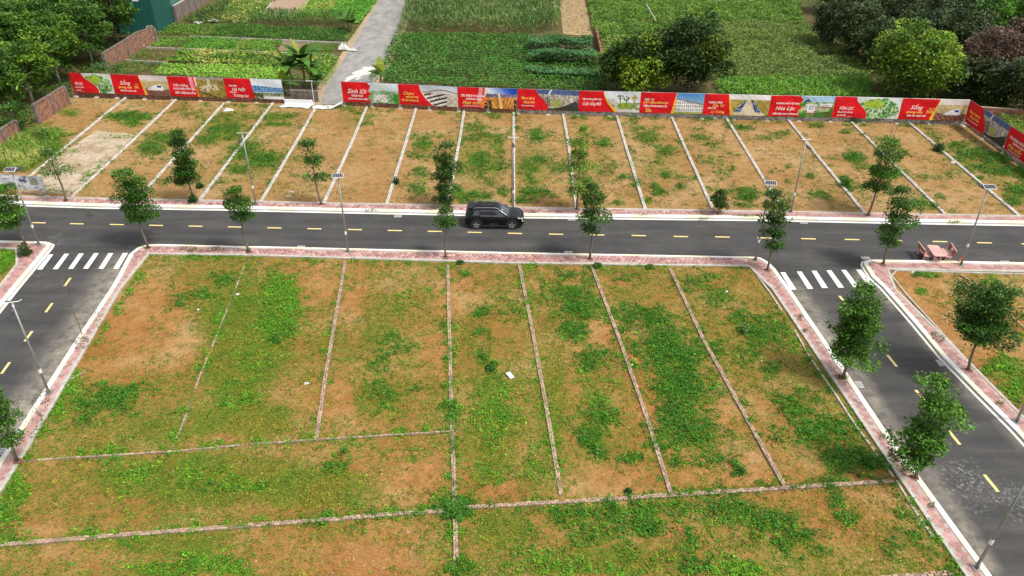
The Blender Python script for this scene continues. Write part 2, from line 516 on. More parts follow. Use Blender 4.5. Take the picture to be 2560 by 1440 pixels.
WB = [(345,690,24,24,1),(320,720,20,30,1),(288,765,28,36,1),(255,815,26,38,1),(232,850,22,26,.8),(180,950,30,50,1),(140,1020,36,56,1),(105,1080,36,30,.8),(500,645,110,8,.7),
 (700,735,58,50,1),(720,770,40,30,1),(690,705,45,30,.9),(700,825,60,45,.9),(620,1000,36,18,.9),(540,1000,60,60,.45),(640,900,80,60,.4),
 (1250,985,55,45,.6),(1255,1050,70,55,.7),(1245,1110,60,40,.5),(1010,920,40,30,.5),(1070,840,30,25,.5),(1010,760,45,35,.5),(1070,725,20,12,.7),
 (1430,1290,90,40,.5),(1500,1000,60,40,.6),(1450,940,40,40,.5),(1450,1050,50,40,.5),
 (490,1185,70,26,.8),(600,1215,70,22,1),(640,1220,40,18,1),(460,1150,80,20,.5),(350,1190,60,30,.5),(300,1240,50,30,.4),(320,1295,50,20,.5),(40,1235,36,50,1.1),(20,1290,30,30,.9),(20,1340,46,22,.7),
 (420,1425,120,22,1.1),(520,1410,100,30,1.1),(600,1430,60,20,.9),(330,1360,60,20,.3),(900,1330,40,22,.6),(895,1270,40,16,.7),(960,1285,50,14,.7),(780,1300,80,12,.5),
 (1320,1400,70,36,.5),(1400,1425,100,24,.9),(1550,1430,80,22,.9),(1850,1425,85,26,1.1),(1800,1400,60,20,.6),(2120,1305,20,20,.6),(2280,1340,30,26,.6),
 (1990,855,20,30,.7),(2030,930,26,40,.5),(2100,1040,26,40,.5),(2165,1150,26,40,.5),(2290,1250,24,40,.9),(2340,1330,30,50,.9),(2390,1410,26,30,.9),(2260,1180,16,20,.7),
 (1340,1160,30,40,.5),(1390,1120,20,60,.4),(1210,1190,70,40,.4),(870,1110,80,12,.5),(1060,1150,50,30,.4)]
WO = [(600,850,170,220,.75),(640,1050,160,70,.7),(520,1060,60,60,.6),(480,700,110,60,.35),(400,1080,160,60,.5),(940,800,100,140,.5),(950,1000,130,90,.55),(1070,750,50,90,.4),
 (1230,1100,90,150,.7),(1220,960,80,60,.5),(1380,1000,60,200,.6),(1560,1120,60,50,.3),(1400,720,80,60,.4),(1560,740,80,60,.4),(1800,740,90,60,.4),(1890,960,60,60,.4),(1840,1080,60,80,.25),(1980,1130,60,80,.3),
 (560,1200,380,90,.75),(760,1220,260,80,.7),(980,1180,120,70,.4),(300,1200,160,60,.55),(120,1220,80,60,.35),(420,1360,330,60,.55),(180,1400,180,40,.3),(800,1340,260,50,.4),(1040,1400,100,40,.4),
 (1260,1330,140,80,.55),(1500,1400,300,50,.6),(1750,1320,160,60,.4),(2000,1400,180,60,.4),(2150,1270,120,60,.4),(2200,1400,140,50,.35)]
UD = [(315,293,68,18,1),(330,310,40,12,.9),(405,345,60,16,.8),(380,372,46,24,.9),(430,360,40,20,.7),(350,410,40,12,.3),(425,455,40,8,.6),(565,330,66,34,.9),(520,350,50,22,.7),(620,380,60,40,.8),(660,400,55,26,.9),(600,425,40,16,.8),
 (575,295,60,14,.5),(480,285,50,12,.4),(700,295,70,14,.7),(690,312,60,8,.8),(540,455,46,12,.5),(760,400,40,10,.4),(700,462,22,6,.6),(750,440,26,10,.4),(850,264,55,9,.9),(900,290,40,10,.5),(920,312,28,8,.5),
 (1060,362,34,24,.8),(1045,390,36,16,.6),(1050,430,24,22,.6),(1040,480,30,20,.6),(1080,340,30,10,.5),(1190,320,46,18,.7),(1215,345,50,22,.7),(1200,400,46,30,.8),(1190,430,40,20,.7),(1245,360,22,40,.8),(1240,420,34,24,.7),(1190,492,56,14,.9),(1255,478,22,22,.7),(1230,460,30,12,.6),(1160,505,20,10,.8),
 (1340,330,40,12,.6),(1345,345,36,12,.8),(1320,420,44,14,.8),(1350,405,40,16,.8),(1330,448,22,26,.8),(1335,482,50,14,.9),(1310,500,28,12,.9),(1390,420,30,18,.6),(1410,460,26,30,.5),(1370,490,40,10,.6),
 (1510,360,20,14,.9),(1490,345,30,10,.4),(1520,420,36,14,.6),(1555,445,20,10,.5),(1550,512,30,8,.7),(1590,460,10,20,.8),(1620,345,38,18,.9),(1605,320,50,12,.4),(1660,380,30,16,.8),(1650,400,22,16,.6),(1640,468,14,8,1),(1648,482,18,10,1.1),(1700,470,14,8,.8),(1622,505,12,10,.9),(1660,440,12,8,.8),(1700,445,30,8,.4),
 (1755,345,44,18,.6),(1745,325,40,10,.4),(1790,360,40,14,.5),(1770,400,36,20,.5),(1800,440,20,16,.5),(1840,390,26,10,.5),(1865,480,40,14,.8),(1870,495,30,14,.9),(1860,515,26,8,.7),(1830,420,14,8,.5),
 (1855,322,26,8,.9),(1930,345,40,12,.5),(1960,335,30,10,.7),(1975,415,12,6,.8),(2025,440,8,8,1),(2050,488,30,12,.6),(2060,495,20,8,.5),(1940,430,16,10,.6),(1965,455,10,6,.8),
 (2040,315,22,8,.8),(2120,330,18,8,.8),(2135,398,36,16,1),(2160,420,30,10,.6),(2110,455,12,12,1.2),(2150,470,20,12,.4),(2240,430,14,10,.9),(2300,445,34,8,.5),(2290,510,40,12,.8),(2330,520,26,12,.9),(2310,495,12,10,.9),(2375,437,10,7,1),(2380,530,20,8,.8),(2345,492,20,8,.6),
 (2400,365,50,14,.8),(2440,385,70,18,.9),(2490,400,50,22,.9),(2500,430,60,20,.9),(2450,420,50,14,.8),(2540,480,40,26,.9),(2530,505,30,16,.8),(2560,430,40,30,.8),(2510,355,40,14,.6),(2350,372,16,16,.9),(2345,355,10,10,.7),(2330,340,14,14,.6),(2300,320,24,10,.4),(2130,302,22,10,.9),
 (1130,250,40,8,.0)]
UB = [(300,345,40,5,.6),(215,455,16,22,.7),(250,420,12,18,.5),(100,470,30,6,.6),(150,385,8,14,.5),(180,285,40,14,.8),(130,335,60,22,.8),(120,365,60,24,.9),(60,395,80,36,1.1),(20,350,40,40,.8),(110,400,40,20,.8),(225,300,20,10,.4),(170,480,50,5,.7),(190,430,20,10,.2),(1195,500,50,10,.7),(1148,490,16,18,1.1),(1650,483,16,9,.8)]
UO = [(400,380,140,90,.25),(560,320,120,70,.35),(640,400,120,60,.35),(1200,400,100,110,.35),(1340,420,90,90,.35),(1500,420,60,80,.25),(1650,400,80,100,.25),(1800,400,90,90,.25),(1950,400,90,90,.15),(2100,430,80,80,.15),(2450,420,120,80,.4),(750,380,90,90,.2),(900,300,70,40,.3)]

WN = [(330,800,140,110,1),(420,850,100,70,.9),(300,900,120,50,.8),(390,690,40,30,.5),(800,690,60,60,.6),(560,1100,60,14,.4),(1050,1190,70,55,.8),(930,1405,130,45,.9),(1560,1205,120,50,1),(1500,835,36,34,.8),(1590,880,22,90,.9),(1640,1050,22,80,.7),
 (1810,1010,24,80,.7),(1850,1170,80,50,.7),(1720,1180,60,40,.5),(1700,1330,50,24,.8),(1150,725,60,60,.5),(90,1320,70,30,.6),(140,1150,60,20,.3),(1260,1230,60,30,.4),(600,1170,60,18,.4),(2100,1330,90,50,.5),(2180,1250,60,30,.5),(1450,1225,40,16,.5),(1550,700,60,20,.3),(880,760,40,90,.5),(1100,880,50,60,.5),(850,1000,40,60,.4),(200,1390,140,40,.3),(1000,1340,100,30,.4)]
UN = [(920,420,60,80,1),(260,460,50,30,.8),(420,430,60,30,.5),(1920,400,60,70,.6),(2080,360,60,60,.6),(2250,380,60,60,.6),(2400,470,70,50,.7),(230,260,60,20,.6),(1000,300,60,40,.6),(1500,480,40,30,.4),(1090,290,50,30,.5)]
def line_weeds(out, pts, k, gap, r, seed, side=9):
    q = random.Random(seed)
    for (x1, y1), (x2, y2) in zip(pts, pts[1:]):
        n = max(1, int(math.hypot(x2 - x1, y2 - y1) / 13))
        for i in range(n):
            if q.random() < gap: continue
            f = (i + q.random()) / n; s = q.choice((-1, 1)) * q.uniform(.4, 1.2) * side
            vert = abs(y2 - y1) > abs(x2 - x1)
            out.append((x1 + (x2 - x1) * f + (s if vert else 0), y1 + (y2 - y1) * f + (0 if vert else s * .6), r * q.uniform(.6, 1.6), r * q.uniform(.5, 1.0), k * q.uniform(.6, 1.2)))
for pts_, k_, gp_, tgt in (([(618, 645), (500, 935), (430, 1122)], .8, .45, WB), ([(863, 652), (790, 1097)], .7, .65, WB), ([(1119, 660), (1131, 1095), (1140, 1440)], 1.0, .30, WB), ([(1119, 800), (1131, 1095), (1140, 1440)], .9, .55, WD), ([(1298, 660), (1403, 1236)], .8, .5, WB),
                            ([(1480, 666), (1677, 1231)], .7, .6, WD), ([(1675, 670), (1962, 1214)], .7, .65, WD), ([(52, 1151), (640, 1108), (1125, 1077)], .9, .45, WB), ([(0, 1361), (640, 1311), (1125, 1276)], .95, .35, WB), ([(700, 1308), (1125, 1276)], 1.0, .4, WD), ([(1150, 1268), (1680, 1236), (2234, 1201)], .9, .5, WD), ([(372, 640), (1280, 662), (1870, 672)], .7, .6, WB), ([(1925, 735), (2085, 985), (2232, 1195), (2330, 1345)], .9, .35, WD)):
    line_weeds(tgt, pts_, k_, gp_, 13, len(tgt))
for a_, b_ in (((441, 247), (179, 491)), ((560, 257), (345, 494)), ((682, 257), (499, 499)), ((789, 268), (652, 503)), ((1161, 272), (1118, 512)), ((1284, 277), (1284, 517)), ((1407, 281), (1441, 519)), ((1541, 285), (1613, 522)), ((1677, 287), (1782, 522)), ((1814, 292), (1958, 527)), ((1969, 297), (2161, 531)), ((2125, 301), (2362, 534)), ((2270, 304), (2547, 538))):
    line_weeds(UD, [a_, b_], .6, .72, 11, len(UD), 9)
line_weeds(UD, [(193, 250), (713, 266), (860, 272), (1294, 290), (1754, 303), (2400, 318)], .55, .6, 12, 5, 3)
def blob_field(px, py, blobs):
    v = np.zeros(px.shape)
    for x, y, rx, ry, k in blobs:
        d = ((px - x) / rx) ** 2 + ((py - y) / ry) ** 2
        v = np.maximum(v, k * np.exp(-1.25 * d * d ** .25) * (d < 5))
    return v

def patch(name, m, TL, TR, BR, BL, nx, ny, blobs_all, z0=0.04, amp=0.035, floor_=0.0, bare=()):
    c = [G(*p) for p in (BL, BR, TR, TL)]
    u, v = np.meshgrid(np.linspace(0, 1, nx), np.linspace(0, 1, ny))
    XY = ((1 - u)[..., None] * (1 - v)[..., None] * c[0] + u[..., None] * (1 - v)[..., None] * c[1]
          + u[..., None] * v[..., None] * c[2] + (1 - u)[..., None] * v[..., None] * c[3]).reshape(-1, 2)
    X, Y = XY.T
    Z = z0 + amp * (fbm(X, Y, 1.8, 3) - 0.5) * 2 + 0.02 * (vnoise(X, Y, 0.45, 9) - 0.5)
    px, py = S(X, Y, 0)
    veg = np.zeros(len(X))
    for bl, w in blobs_all: veg = np.maximum(veg, blob_field(px, py, bl) * w)
    if floor_: veg = np.maximum(veg, floor_) * (1 - .9 * blob_field(px, py, bare))
    veg = 0.16 + veg * 0.56 + 0.16 * (fbm(X, Y, 5, 21) - 0.5)
    i = np.arange(nx * ny).reshape(ny, nx)
    F = np.stack([i[:-1, :-1], i[:-1, 1:], i[1:, 1:], i[1:, :-1]], -1).reshape(-1, 4)
    me = fast_mesh(name, np.stack([X, Y, Z], 1), F, m, smooth=True, point_attr={'veg': veg})
    return tag(link(name, me), kind='structure')

patch('plot_soil', M_soil_low, (362, 628), (1885, 658), (2512, 1560), (-215, 1560), 190, 130, [(WO, 1.25), (WD, .85), (WB, .9)], floor_=.42, bare=WN)
patch('plot_soil', M_soil_up, (-600, 224), (3300, 328), (3300, 560), (-600, 486), 380, 90, [(UO, 1.5), (UD, .85), (UB, .8)], floor_=.18, bare=UN)
WR = [(2480,705,60,14,.5),(2550,690,40,20,.4),(2330,690,30,8,.4),(2510,920,60,36,1),(2545,970,50,46,1),(2470,925,24,20,.8),(2420,880,20,12,.4),(2540,840,60,30,.4),(2300,730,20,12,.4),(2590,1010,40,40,.8),(2400,830,40,20,.2)]
patch('plot_soil', M_soil_low, (2226, 668), (3300, 697), (3300, 1941), (2212, 690), 120, 60, [(WR, .9)])
WL = [(-20,650,70,50,1.2),(-80,680,80,60,1.2)]
patch('plot_soil', M_soil_low, (-600, 600), (46, 618), (44, 662), (-600, 1640), 60, 60, [(WL, 1)])

# asphalt: one sheet under the pavements of every block
UP_EDGE = [(-600, 494), (-170, 507), (50, 515.5), (250, 522), (550, 526.5), (640, 529), (1165, 540), (1312, 546), (1680, 550.5), (1920, 553), (2170, 558.5), (2560, 565.5), (2800, 570), (3200, 577.5)]
X = np.linspace(-75, 75, 226); Y = np.linspace(8, 62, 82)
XX, YY = np.meshgrid(X, Y)
UPW = GL(UP_EDGE)
ytop = np.interp(XX, [p[0] for p in UPW], [p[1] for p in UPW]) + 0.8
YY = 8 + (YY - 8) / 54.0 * (ytop - 8)
px, py = S(XX, YY, 0)
def seg_field(px, py, line, r):
    d = np.full(px.shape, 1e9)
    for (x1, y1), (x2, y2) in zip(line, line[1:]):
        t = np.clip(((px - x1) * (x2 - x1) + (py - y1) * (y2 - y1)) / ((x2 - x1) ** 2 + (y2 - y1) ** 2), 0, 1)
        d = np.minimum(d, np.hypot(px - x1 - t * (x2 - x1), py - y1 - t * (y2 - y1)))
    return np.clip(1 - d / r, 0, 1)
dust = np.maximum.reduce([seg_field(px, py, [(300, 690), (210, 830), (120, 960), (30, 1090)], 70) * 1.3,
                          seg_field(px, py, [(1990, 730), (2110, 900), (2260, 1120), (2480, 1430)], 34) * 1.1,
                          seg_field(px, py, [(2290, 800), (2430, 960), (2560, 1090)], 36) * 1.0,
                          seg_field(px, py, [(2150, 690), (2240, 760)], 24)])
lime = 0.7 * np.maximum.reduce([blob_field(px, py, [(2400, 1180, 50, 26, 1), (2430, 1215, 70, 30, 1), (2480, 1235, 60, 16, .9), (2540, 1240, 46, 26, 1), (2440, 1270, 40, 30, .5), (2555, 1280, 20, 30, .9)]),
                          blob_field(px, py, [(40, 1020, 30, 30, .9), (140, 600, 14, 18, .9), (90, 690, 12, 20, .6), (65, 780, 12, 8, .5)])])
i = np.arange(XX.size).reshape(XX.shape)
F = np.stack([i[:-1, :-1], i[:-1, 1:], i[1:, 1:], i[1:, :-1]], -1).reshape(-1, 4)
road = tag(link('road', fast_mesh('road', np.stack([XX.ravel(), YY.ravel(), np.zeros(XX.size)], 1), F, M_asph, point_attr={'dust': dust.ravel(), 'lime': lime.ravel()})), kind='structure')

# painted markings, parts of the road
def dash(c, d, L, W, m, name):
    d = np.array(d) / np.linalg.norm(d); n = np.array([-d[1], d[0]])
    P = [np.array(c) + d * sx * L / 2 + n * sy * W / 2 for sx, sy in ((-1, -1), (1, -1), (1, 1), (-1, 1))]
    obj(name, MB().quad(*[(p[0], p[1], 0.006) for p in P]), m, road)
mx = [97, 192, 292, 390, 489, 587, 686, 786, 887, 987, 1087, 1187, 1287, 1390, 1493, 1597, 1702, 1806, 1912, 2021, 2130, 2238, 2350, 2461]
my = [557, 559.5, 561.5, 563.5, 565.5, 567.5, 569.8, 572, 574, 576.3, 578.5, 581, 583.5, 585.5, 587.2, 589, 591.3, 592.5, 595, 597, 599, 601.5, 604, 607]
mp = [G(a, b) for a, b in zip(mx, my)]
d0 = mp[-1] - mp[0]
mp = [mp[0] - (mp[1] - mp[0]) * k for k in range(5, 0, -1)] + mp + [mp[-1] + (mp[-1] - mp[-2]) * k for k in range(1, 6)]
for p in mp: dash(p, d0, 1.06, 0.155, M_yellow, 'lane_dash')
ra, rb = G(2230, 902), G(2478, 1208)
for k in range(-2, 5):
    dash(ra + (rb - ra) * k / 3.0, rb - ra, 1.1, 0.16, M_yellow, 'lane_dash')
la, lb = G(169, 705), G(14, 920)
for k in range(0, 5): dash(la + (lb - la) * k / 3.0, lb - la, 1.05, 0.16, M_yellow, 'lane_dash')
def quadmark(pts, m, name):
    obj(name, MB().quad(*[(*G(x, y), 0.006) for x, y in pts]), m, road)
for t0, t1, ty, b0, b1, by in [(490,533,1105,370,422,1255),(645,691,1098,528,578,1252),(790,838,1095,682,732,1248),(940,988,1092,832,882,1247),(1085,1133,1092,985,1035,1247),(1230,1280,1090,1133,1185,1247)]:
    quadmark([(b0/4, by/4+360), (b1/4, by/4+360), (t1/4, ty/4+360), (t0/4, ty/4+360)], M_cross, 'crossing_stripe')
for t0, t1, ty, b0, b1, by in [(1951,1963,681,1977,1991,724),(1992,2004,679,2019,2033,722),(2029,2041,677,2055,2070,720),(2066,2078,676,2096,2110,719),(2103,2115,675,2134,2148,718),(2140,2153,674,2171,2186,715)]:
    quadmark([(b0, by), (b1, by), (t1, ty), (t0, ty)], M_cross, 'crossing_stripe')

# ------------------------------------------------------------------ kerbs, pavements
def prism(name, poly, z0, z1, m, parent=None):
    mb = MB(); mb.hexa([(p[0], p[1], z0) for p in poly], [(p[0], p[1], z1) for p in poly])
    me = mb.mesh(name, m)
    return link(name, me, parent)

hexpts = [(0.5 / math.cos(math.pi / 6) * math.cos(math.pi / 3 * k + math.pi / 6), 0.5 / math.cos(math.pi / 6) * math.sin(math.pi / 3 * k + math.pi / 6)) for k in range(6)]
PV = 0.285
def paver_mesh():
    mb = MB(); mb.hexa([(x * PV, y * PV, 0) for x, y in hexpts], [(x * PV * 0.95, y * PV * 0.95, 0.03) for x, y in hexpts])
    return mb.mesh('paver', M_paver)
PAVER = [paver_mesh() for _ in range(1)]
ZP = 0.125      # pavement level

def pavement(edge, outer, label_bits, nfree=300, kerb_w=0.30, edging=0.13):
    """edge: asphalt side, outer: plot side (survey points, block on the left hand)"""
    e = resample(GL(edge), 1.0); o = GL(outer, ZP + .02)
    g0, g1 = offset_line(e, 0.0), offset_line(e, 0.12)
    k0, k1 = offset_line(e, 0.17), offset_line(e, 0.17 + kerb_w)
    gut = MB()
    for i in range(len(e) - 1):
        gut.hexa([(*g0[i], -0.05), (*g0[i + 1], -0.05), (*g1[i + 1], -0.05), (*g1[i], -0.05)],
                 [(*g0[i], 0.012), (*g0[i + 1], 0.012), (*g1[i + 1], 0.03), (*g1[i], 0.03)])
    tag(obj('gutter', gut, M_white), kind='structure')
    jt = MB()
    for i in range(len(e) - 1): jt.quad((*g1[i], 0.008), (*g1[i + 1], 0.008), (*k0[i + 1], 0.008), (*k0[i], 0.008))
    tag(obj('gutter_joint', jt, M_gap), kind='structure')
    kb = MB()
    for i in range(len(e) - 1):
        kb.hexa([(*k0[i], -0.05), (*k0[i + 1], -0.05), (*k1[i + 1], -0.05), (*k1[i], -0.05)],
                [(*k0[i], 0.10), (*k0[i + 1], 0.10), (*k1[i + 1], 0.10), (*k1[i], 0.10)])
    kerb = tag(obj('kerb', kb, M_gap), kind='structure')
    for i in range(len(e) - 1):
        a, b, c, d = k0[i], k0[i + 1], k1[i + 1], k1[i]
        s = 0.006
        a2, b2, c2, d2 = a + (b - a) * s, b + (a - b) * s, c + (d - c) * s, d + (c - d) * s
        nn = (d - a) / np.linalg.norm(d - a)
        hgt = 0.158 + random.uniform(-.004, .004)
        a0, b0 = a2 - nn * 0.02, b2 - nn * 0.02
        c2, d2 = c2 + nn * 0.004, d2 + nn * 0.004
        mb = MB().hexa([(*a0, 0.0), (*b0, 0.0), (*c2, 0.0), (*d2, 0.0)], [(*(a2 + nn * .03), hgt), (*(b2 + nn * .03), hgt), (*c2, hgt), (*d2, hgt)])
        obj('kerb_stone', mb, M_cream if (i // 2) % 2 else M_white, kerb)
    oin = offset_line(o, -0.0)
    poly = [tuple(p) for p in k1] + [tuple(p) for p in reversed(o)]
    pav = tag(prism('pavement', poly, -0.06, ZP, M_paverbed), kind='structure')
    # edging: pale concrete strip along the plot side
    oo = resample(o, 1.2); i0 = offset_line(oo, -edging); i1 = offset_line(oo, 0.03)
    for i in range(len(oo) - 1):
        w = random.uniform(-.006, .006)
        mb = MB().hexa([(*i0[i], -0.05), (*i0[i + 1], -0.05), (*i1[i + 1], -0.05), (*i1[i], -0.05)],
                       [(*i0[i], ZP + .022 + w), (*i0[i + 1], ZP + .022 + w), (*i1[i + 1], ZP + .022 + w), (*i1[i], ZP + .022 + w)])
        obj('edging_stone', mb, M_conc, pav)
    # hexagonal pavers
    P = np.array(poly)
    inner = [tuple(p) for p in offset_line(k1, 0.0)] + [tuple(p) for p in reversed(offset_line(o, -edging))]
    x0, y0 = P.min(0); x1, y1 = P.max(0)
    cx = np.arange(x0, x1, PV * 1.045); cy = np.arange(y0, y1, PV * 1.045 * math.sqrt(3) / 2)
    A, B = np.meshgrid(cx, cy); A = A + (np.arange(len(cy)) % 2)[:, None] * PV * 0.522
    A, B = A.ravel(), B.ravel()
    ok = inside(A, B, inner)
    for hx, hy in hexpts: ok &= inside(A + hx * PV * 0.8, B + hy * PV * 0.8, inner)
    sx, sy = S(A, B, ZP)
    ok &= (sx > -120) & (sx < 2680) & (sy < 1560)
    A, B = A[ok], B[ok]
    order = np.argsort(B * CP)
    dz = rng.uniform(-0.006, 0.006, len(A))
    for j in order[:nfree]:
        q = link('paver', PAVER[0], pav); q.location = (A[j], B[j], ZP - 0.018 + dz[j]); q.rotation_euler = (random.uniform(-.02, .02), random.uniform(-.02, .02), 0)
    rest = order[nfree:]
    if len(rest):
        hp = np.array(hexpts) * PV
        V = np.empty((len(rest), 6, 3)); V[:, :, 0] = A[rest][:, None] + hp[:, 0] * .95; V[:, :, 1] = B[rest][:, None] + hp[:, 1] * .95
        V[:, :, 2] = (ZP + 0.012 + dz[rest])[:, None]
        Vl = V.copy(); Vl[:, :, 0] = A[rest][:, None] + hp[:, 0]; Vl[:, :, 1] = B[rest][:, None] + hp[:, 1]; Vl[:, :, 2] = ZP - .01
        V = np.concatenate([V, Vl], 1)
        base = (np.arange(len(rest)) * 12)[:, None]
        tops = np.concatenate([base + np.array([[0, 1, 2, 3]]), base + np.array([[0, 3, 4, 5]])], 0)
        sides = np.concatenate([base + np.array([[k, k + 6, (k + 1) % 6 + 6, (k + 1) % 6]]) for k in range(6)], 0)
        tone = rng.choice([0.75, 0.95, 1.1, 1.35], len(rest), p=[.2, .4, .25, .15]) * rng.uniform(.92, 1.08, len(rest))
        cc = np.array([0.40, 0.215, 0.195])[None] * tone[:, None]
        cc[:, 1:] *= np.clip(0.6 + 0.4 * tone, .9, 1.3)[:, None]
        col = np.concatenate([cc] * 8, 0)
        tag(link('pavers', fast_mesh('pavers', V.reshape(-1, 3), np.concatenate([tops, sides]), M_paverj, face_col=col), pav), kind='stuff')
    return pav

EDGE_C = [(-150, 1380), (-20, 1177), (42, 1080), (190, 848), (277, 720), (297, 685), (322, 637), (340, 622), (370, 612.5), (400, 611.5), (625, 617), (640, 616.5), (1280, 631.5), (1880, 643), (1903, 646), (1922, 656), (1938, 672), (1975, 722), (2060, 846), (2217, 1080), (2480, 1440), (2570, 1563)][::-1]
OUT_C = [(-210, 1545), (0, 1230), (50, 1150), (92, 1080), (302, 720), (372, 634), (640, 638), (1280, 657), (1872, 665), (1931, 722), (2174, 1082), (2417, 1440), (2500, 1560)][::-1]
pavement(EDGE_C, OUT_C, 'c', kerb_w=.21)
EDGE_R = [(3200, 669), (2800, 661), (2560, 657), (2295, 651.5), (2170, 650), (2153, 655), (2151, 664), (2172, 697), (2199, 722), (2277, 812), (2345, 895), (2432, 985), (2527, 1081), (2700, 1275)]
OUT_R = [(3200, 696), (2800, 686), (2560, 679), (2222, 673), (2240, 722), (2395, 875), (2562, 1043), (2700, 1190)]
pavement(EDGE_R, OUT_R, 'r')
EDGE_L = [(-400, 1400), (-130, 985), (0, 785), (51, 720), (132, 622), (137, 612), (122, 605.5), (0, 602), (-150, 597), (-550, 585)]
OUT_L = [(-440, 1360), (-170, 960), (0, 710), (40, 660), (40, 622), (0, 620), (-170, 614), (-550, 602)]
pavement(EDGE_L, OUT_L, 'l', 160)
OUT_U = [(-600, 468), (-170, 481), (40, 489), (275, 495), (550, 500), (640, 502), (890, 507.5), (1140, 512), (1305, 517), (1530, 520.5), (1920, 526.5), (2170, 531.5), (2560, 538.5), (2800, 543), (3200, 550.5)]
pavement(UP_EDGE, OUT_U, 'u', 220, kerb_w=0.42)

# low concrete footings running inside the block edges (parallel to the right pavement)
def ridge(name, pts, w, h, m, label, cat, z0=0.0, group=None, step=2.0, broken=0.0):
    t = thing(name, label, cat, (*G(*pts[0]), 0), group=group)
    off = np.array(G(*pts[0]))
    l = resample(GL(pts), step)
    for a, b in zip(l, l[1:]):
        if random.random() < broken: continue
        d = (b - a); L = np.linalg.norm(d); d = d / L; n = np.array([-d[1], d[0]]) * w / 2
        a2, b2 = a - off + d * .01, b - off - d * .01
        j = random.uniform(-.015, .015)
        mb = MB().hexa([(*(a2 - n), -.05), (*(b2 - n), -.05), (*(b2 + n), -.05), (*(a2 + n), -.05)], [(*(a2 - n), h + j), (*(b2 - n), h + j), (*(b2 + n), h + j), (*(a2 + n), h + j)])
        obj('footing_block', mb, m, t)
    return t
ridge('footing', [(1878, 672), (1925, 735), (1985, 828), (2030, 905), (2085, 985), (2140, 1070), (2232, 1195)], 0.10, 0.12, M_conc, 'thin concrete footing along the right pavement beside the large weedy block', 'footing', broken=.08)
ridge('footing', [(2240, 1205), (2290, 1285), (2330, 1345)], 0.09, 0.10, M_conc, 'short broken concrete footing half buried in grass at lower right', 'footing', broken=.3, step=.8)
ridge('footing', [(2800, 700), (2560, 688), (2240, 679), (2228, 692), (2270, 745), (2400, 885), (2560, 1062), (2640, 1160)], 0.09, 0.12, M_conc, 'bent concrete footing round the corner plot beside the pink benches', 'footing')

# ------------------------------------------------------------------ brick plot dividers
BL_, BW_, BH_ = 0.235, 0.098, 0.06
def brick_mesh():
    mb = MB(); x, y, z = BL_ / 2, BW_ / 2, BH_
    mb.hexa([(-x, -y, 0), (x, -y, 0), (x, y, 0), (-x, y, 0)], [(-x * .96, -y * .93, z), (x * .97, -y * .95, z), (x * .96, y * .93, z), (-x * .97, y * .95, z)])
    return mb.mesh('brick', M_brick)
BRICK = brick_mesh()
def brick_divider(pts, label, rows=2, gaps=0.0, near=49.0, group='low brick plot dividers', sunk=0.0, cap=300):
    g0 = G(*pts[0], 0.12)
    t = thing('brick_divider', label, 'divider', (g0[0], g0[1], 0), group=group)
    l = GL(pts, 0.14)
    base = MB()
    Vs = []; cols = []; n_obj = 0
    s = 0.0
    for a, b in zip(l, l[1:]):
        d = b - a; L = np.linalg.norm(d); d = d / L; n = np.array([-d[1], d[0]]); ang = math.atan2(d[1], d[0])
        w = rows * BW_ / 2 + 0.005
        p, q = a - g0, b - g0
        base.hexa([(*(p - n * w), -.06), (*(q - n * w), -.06), (*(q + n * w), -.06), (*(p + n * w), -.06)], [(*(p - n * w), .085 - sunk), (*(q - n * w), .085 - sunk), (*(q + n * w), .085 - sunk), (*(p + n * w), .085 - sunk)])
        k = int(L / (BL_ + .015))
        for r in range(rows):
            for i in range(k):
                u = (i + .5 + (0.5 if r % 2 else 0.0)) * L / k
                if u > L - .1: continue
                c = a + d * u + n * (r - (rows - 1) / 2) * (BW_ + .008)
                if gaps and vnoise(np.array([c[0] * 1.0]), np.array([c[1] * 1.0]), 1.3, 77)[0] < gaps: continue
                zz = .083 - sunk + random.uniform(-.008, .012); yaw = ang + random.gauss(0, .03)
                c = c + n * random.gauss(0, .006)
                sx, sy = S(c[0], c[1], .1)
                if c[1] < near and n_obj < cap and -60 < sx < 2620 and sy < 1500:
                    o = link('brick', BRICK, t); o.location = (c[0] - g0[0], c[1] - g0[1], zz); o.rotation_euler = (random.gauss(0, .02), random.gauss(0, .03), yaw)
                    n_obj += 1
                else:
                    ca, sa = math.cos(yaw), math.sin(yaw)
                    x, y = BL_ / 2 * .97, BW_ / 2 * .95
                    q4 = [(c[0] - g0[0] + ex * x * ca - ey * y * sa, c[1] - g0[1] + ex * x * sa + ey * y * ca) for ex, ey in ((-1, -1), (1, -1), (1, 1), (-1, 1))]
                    Vs.append([(*e, zz) for e in q4] + [(*e, zz + BH_) for e in q4])
                    cols.append(np.array([.37, .26, .185]) * random.uniform(.6, 1.25))
    obj('mortar_bed', base, M_mortar, t)
    if Vs:
        V = np.array(Vs).reshape(-1, 3); b0 = (np.arange(len(Vs)) * 8)[:, None]
        fs = [[4, 5, 6, 7], [0, 1, 5, 4], [1, 2, 6, 5], [2, 3, 7, 6], [3, 0, 4, 7]]
        F = np.concatenate([b0 + np.array([f]) for f in fs]); C = np.concatenate([np.array(cols)] * 5)
        tag(link('brick_course', fast_mesh('brick_course', V, F, M_brickj, face_col=C), t), kind='stuff')
    return t
brick_divider([(618, 645), (580, 740), (530, 865), (500, 935), (465, 1035), (430, 1122)], 'brown half buried brick divider, leftmost one running towards the road on the left plot', 1, .35, sunk=.03)
brick_divider([(863, 652), (815, 930), (790, 1097)], 'brick divider running from under the middle solar lamp down to the cross wall', 2, .12)
brick_divider([(1119, 660), (1127, 960), (1131, 1095), (1137, 1270), (1140, 1400)], 'long brick divider straight down the middle of the picture, overgrown near its foot', 2, .22)
